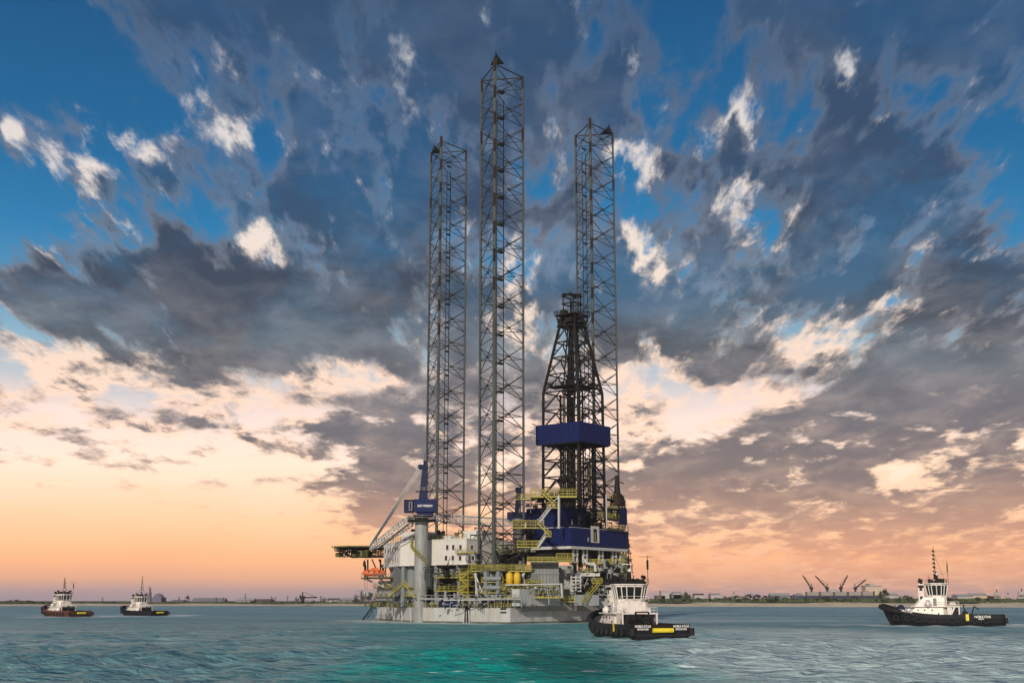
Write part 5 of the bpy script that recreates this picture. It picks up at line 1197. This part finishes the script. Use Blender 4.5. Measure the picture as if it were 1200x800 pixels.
# far buildings, cranes, ships
def P0(px, Y): return P(px, 702, Y).x
def bld(name, px0, px1, pyt, Y, label, m, cat='building', roof=None, roofm='roof_brown', wins=0, dep=20, grp=None, z0=2.5):
    Y = Y*KY
    x0, x1 = P0(px0, Y), P0(px1, Y); zt_ = P(px0, pyt, Y).z; o = empty(name, ((x0+x1)/2, Y, z0), 0, label=label, cat=cat, group=grp); w_ = (x1-x0)/2; h_ = zt_-z0
    MB().box(-w_, w_, 0, dep, 0, h_).build('wall', m, o)
    if roof == 'gable':
        rh_ = w_*.28; MB().add([(-w_*1.04, -1, h_), (w_*1.04, -1, h_), (w_*1.04, dep+1, h_), (-w_*1.04, dep+1, h_), (-w_*1.04, dep/2, h_+min(rh_, 4)), (w_*1.04, dep/2, h_+min(rh_, 4))], [(0, 1, 5, 4), (2, 3, 4, 5), (0, 4, 3), (1, 2, 5), (0, 3, 2, 1)]).build('roof', roofm, o)
    elif roof == 'dome':
        rs = [[(w_*math.cos(2*PI*k/20)*math.cos(t), dep/2+w_*math.sin(2*PI*k/20)*math.cos(t), h_+w_*.75*math.sin(t)) for k in range(20)] for t in [0, .3, .6, .9, 1.2, 1.5]]; MB().rings(rs).build('roof', roofm, o)
    else: MB().box(-w_*1.03, w_*1.03, -.6, dep+.6, h_+.003, h_+.8).build('roof', roofm, o)
    for k in range(wins): x = -w_*.8+1.6*w_*k/max(1, wins-1); MB().box(x-w_*.3/wins, x+w_*.3/wins, -.12, .1, h_*.35, h_*.7).build('window', 'glass_dark', o)
    return o
bld('storage_dome', 177, 189, 699.5, 1100, 'bluish domed storage building behind the clean black distant tug', 'dusk_building', roof='dome', roofm='dusk_building')
o = empty('chimney_tower', (P0(175.5, 1380), 1380, 2.5), 0, label='slender dark tower behind the clean black distant tug', cat='tower'); m = MB(); m.lathe((0, 0, 0), [(2, 0), (1.6, 11), (1.8, 11.5), (.9, 12), (.7, 15.5), (.3, 16)], 10); m.build('shaft', 'dusk_building', o)
for a, b2, t, lb, rfm, mm_, w_ in ((277, 297, 703.2, 'long low pale shed behind the white sand', 'building_white', 'building_white', 4), (200, 214, 704.4, 'small low shed before the lone round tree', 'building_grey', 'building_grey', 2), (225, 262, 704.6, 'very long low roof on the shore past the lone round tree', 'building_grey', 'building_grey', 3), (300, 318, 704, 'low brown-roofed hut next to the long pale shed', 'roof_brown', 'building_grey', 2), (383, 398, 702.6, 'low white hall with dark roof past the small derricks', 'roof_brown', 'building_white', 3), (398, 415, 702.2, 'pale hall between the small derricks and the tree clump under the helideck', 'building_white', 'building_grey', 3), (352, 366, 704.4, 'low white boathouse under the small derrick booms', 'building_white', 'building_white', 2)):
    bld('shore_shed', a, b2, t, 1075, lb, mm_, roof='gable', roofm=rfm, wins=w_, grp='low sheds on the left shore')
def pole(px, pyt, Y, label, arm=0):
    Y = Y*KY
    o = empty('lattice_mast', (P0(px, Y), Y, 2.4), 0, label=label, cat='mast', group='thin masts on the left shore'); z = P(px, pyt, Y).z-2.4
    m = MB(); m.tube((0, 0, 0), (0, 0, z), .35, .15, n=6); m.box(-1, 1, -.4, .4, z*.7, z*.78); m.box(-.6, .6, -.4, .4, z, z+.8); m.build('pole', 'dark_steel', o)
    if arm: m = MB(); m.beam((0, 0, z*.8), (arm, 0, z*.95), .4); m.build('arm', 'dark_steel', o)
for px, py, lb in ((120, 701, 'thin mast between the two distant tugs'), (209.8, 700, 'thin mast just before the lone round tree'), (253.5, 700.5, 'thin mast rising behind the very long low roof'), (261.5, 701, 'second thin mast beside the long low roof'), (287.5, 696.5, 'tallest thin mast above the long pale shed'), (318, 699.5, 'thin mast with an arm before the small derricks'), (323, 700.5, 'short mast between the armed mast and the derricks'), (337, 699, 'thin mast directly beside the dark bush at the derricks'), (375.5, 699, 'short mast with an arm past the small derricks')):
    pole(px, py, 990, lb, 3 if px in (375.5, 318) else 0)
def jib(px, Y, pxt, pyt, label, cat='crane', name='shore_crane', grp=None, z0=2.4, hpx=694, m1='dark_steel', w_=1.6, k_=1.28):
    Y = Y*k_; x = P0(px, Y); o = empty(name, (x, Y, z0), 0, label=label, cat=cat, group=grp); zb_ = P(px, hpx, Y).z-z0; t = P(pxt, pyt, Y)-Vector((x, Y, z0))
    m = MB(); m.lathe((0, 0, 0), [(1.7, 0), (1.3, zb_)], 8); m.build('column', m1, o); m = MB(); m.box(-2.2, 2.2, -1.5, 1.5, zb_, zb_+2.6); m.beam((0, 0, zb_+2.6), (-.6*(1 if t.x > 0 else -1), 0, zb_+6.5), .8); m.build('cab', m1, o)
    m = MB(); m.truss((0, 0, zb_+1), t, w_, .8, 9, .28, .16); m.tube((-.6*(1 if t.x > 0 else -1), 0, zb_+6.5), t, .16, n=4); m.build('boom', m1, o); return o
jib(354, 975, 351, 697.5, 'dark leaning shore derrick, the shorter of the shore pair', hpx=702, grp='small derricks on the left shore')
jib(355, 990, 372, 699.5, 'dark shore derrick with a long low boom', hpx=701, grp='small derricks on the left shore', w_=.6)
# moored bulk carrier with four deck cranes
YS = 1600; sx0, sx1 = P0(925, YS), P0(1036, YS)
o = empty('cargo_ship', ((sx0+sx1)/2, YS, 0), 0, label='dark moored cargo ship with grey hatch blocks behind the trees', cat='cargo ship'); hw = (sx1-sx0)/2; zs_ = lambda py: P(980, py, YS).z
m = MB(); ys = [0]; pl = [(-hw, 9), (-hw+4, 2), (-hw+12, 0), (hw-3, 0), (hw, 4), (hw, 14), (hw-3, 18), (-hw+12, 18), (-hw+4, 16)]; m.prism([(x*.96, y) for x, y in pl], -2, 1.5); m.prism(pl, 1.503, zs_(697.4)); m.build('hull', 'ship_hull', o)
for k, (a, b2) in enumerate(((947, 960), (963, 977), (979.5, 993), (996, 1010), (1012, 1024))): MB().box(P0(a, YS)-(sx0+sx1)/2, P0(b2, YS)-(sx0+sx1)/2, 2, 15, zs_(697.4)+.01, zs_(693-(.3 if k % 2 else 0))).build('cargo_hatch', 'hatch_grey', o)
m = MB(); c_ = (sx0+sx1)/2; m.box(P0(932, YS)-c_, P0(942, YS)-c_, 2, 15, zs_(697.4)+.01, zs_(696)); m.box(P0(936, YS)-c_, P0(941, YS)-c_, 4, 13, zs_(696)+.01, zs_(694.6)); m.build('deck_house', 'building_grey', o)
for k, (px, pxt, pyt, lb) in enumerate(((951.5, 940.5, 673.5, 'leftmost of the four ship cranes'), (970, 955, 674, 'second ship crane from the left, jib leaning left'), (986, 993.5, 673.5, 'third ship crane from the left, jib leaning right'), (1003, 1015, 678.5, 'rightmost of the four ship cranes with the lowest jib'))):
    cx_ = P0(px, YS+8); m0 = jib(px, YS+8, pxt, pyt, None, name='deck_crane', cat=None, z0=zs_(697.4), hpx=690, m1='dark_steel', w_=1.5, k_=1)
    m0.parent = o; m0.location = (cx_-c_, 8, zs_(697.4)); m0['label'] = lb
bld('harbour_building', 1015, 1034, 686.5, 1330, 'cream harbour block with a flat projecting roof beside the tall tree', 'building_cream', roofm='building_grey', wins=3)
bld('harbour_building', 1020, 1026, 684.2, 1335, 'cream lift house rising above the harbour block roof', 'building_cream', roofm='building_white')
RS = 'low harbour buildings right of the rig'
for a, b2, t, lb, mm_, rfm, rt in ((776, 783, 691.8, 'white tower block with pale top beside the wheelhouse of the front tug', 'building_white', 'building_white', None), (770, 778, 697.2, 'dark low shed touching the front tug wheelhouse', 'roof_brown', 'roof_brown', None), (788, 799, 695.4, 'low grey hall between the front tug and the pointed tree', 'building_grey', 'building_white', 'gable'), (790, 797, 693.2, 'pale raised roof behind the low grey hall', 'building_white', 'building_white', 'gable'), (815, 824, 695.5, 'low brown-roofed white house past the pointed tree', 'building_white', 'roof_brown', 'gable'), (834, 843, 695.2, 'small white house at the start of the green tree row', 'building_white', 'building_white', 'gable'), (905, 925, 696.4, 'long grey shed at the bow of the cargo ship', 'building_grey', 'building_white', 'gable'), (974, 983, 693, 'round white roof above the cargo ship hatches', 'building_white', 'building_white', 'dome'), (1040, 1052, 695.8, 'pale shed between the tall tree and the side-on tug', 'building_white', 'building_white', 'gable'), (1123, 1138, 697.0, 'long white shed behind the stern of the side-on tug', 'building_white', 'building_white', 'gable'), (1140, 1156, 696, 'pinkish white hall next to the long white shed', 'building_cream', 'building_white', 'gable')):
    bld('shore_building', a-.8, b2+1.5, t+1, 1400 if a == 974 else 1120, lb, mm_, roof=rt, roofm=rfm, wins=0, grp=RS)
def motor_yacht(px0, px1, pyt, Y, label, rz=0):
    Y *= 1.28; x0, x1 = P0(px0, Y), P0(px1, Y); w_ = (x1-x0)/2; o = empty('motor_yacht', ((x0+x1)/2, Y, .0), rz, label=label, cat='yacht', group='white yachts near the right edge'); H_ = P(px0, pyt, Y).z
    pl = [(-w_, 0), (-w_*.6, w_*.22), (w_, w_*.2), (w_, -w_*.2), (-w_*.6, -w_*.22)]
    m = MB(); m.rings([[(x*.9, y*.7, -1) for x, y in pl], [(x, y, H_*.42) for x, y in pl]], smooth=False); m.build('hull', 'building_white', o)
    m = MB(); m.box(-w_*.45, w_*.7, -w_*.15, w_*.15, H_*.42, H_*.62); m.box(-w_*.3, w_*.45, -w_*.13, w_*.13, H_*.66, H_*.85); m.build('cabin', 'building_white', o)
    m = MB(); m.box(-w_*.4, w_*.6, -w_*.151, w_*.151, H_*.52, H_*.58); m.box(-w_*.25, w_*.4, -w_*.1, w_*.1, H_*.62, H_*.66); m.build('window', 'glass_dark', o)
    m = MB(); m.tube((w_*.1, 0, H_*.85), (w_*.1, 0, H_*1.05), .5); m.build('mast', 'dark_steel', o)
motor_yacht(1160, 1176, 691.5, 1150, 'larger white yacht moored among the far buildings beyond the side-on tug'); motor_yacht(1174, 1188, 694.8, 1100, 'small white yacht moored between two larger yachts beyond the shore'); motor_yacht(1188, 1206, 690, 1120, 'pale yacht with a dark mast, last of the moored yachts, partly cut off'); motor_yacht(853, 866, 693.5, 1230, 'tiny white yacht above the green tree row')
# ------------------------------------------------------------------ the four tugs
tug(740, wl(744.5)+3, 76, .9, 'black and white tug in front of the rig, yellow roller on its stern', name_txt='NOBLE ATLAS', port_txt='SINGAPORE', mast_h=21)
tug(1103, wl(731), 18, 1.04, 'long black and white tug seen side-on near the moored cargo ship', name_txt='NOBLE STAR', port_txt='SINGAPORE', mast_h=18.5, variant=1, lx=.86)
tug(76, wl(721), 44, .84, 'small distant tug with a rusty brown-black hull', hullmat='tug_rust', mast_h=17.5, variant=2, detail=False)
tug(167, wl(720), 40, .76, 'small distant tug with a clean black hull in front of the bluish dome', mast_h=21, variant=3, detail=False)
# ------------------------------------------------------------------ haze over the water
hz = MB(); hz.box(-2400, 2400, -90, 2680, -4.5, 185); M['haze'] = bpy.data.materials.new('haze'); hm = M['haze']; hm.use_nodes = True; hn = hm.node_tree
hn.nodes.remove(hn.nodes['Principled BSDF']); pv = hn.nodes.new('ShaderNodeVolumePrincipled'); pv.inputs['Color'].default_value = (.9, .86, .84, 1); pv.inputs['Density'].default_value = .00008; pv.inputs['Anisotropy'].default_value = .2
hn.links.new(pv.outputs[0], hn.nodes['Material Output'].inputs['Volume']); tag(hz.build('haze', 'haze'), kind='stuff')
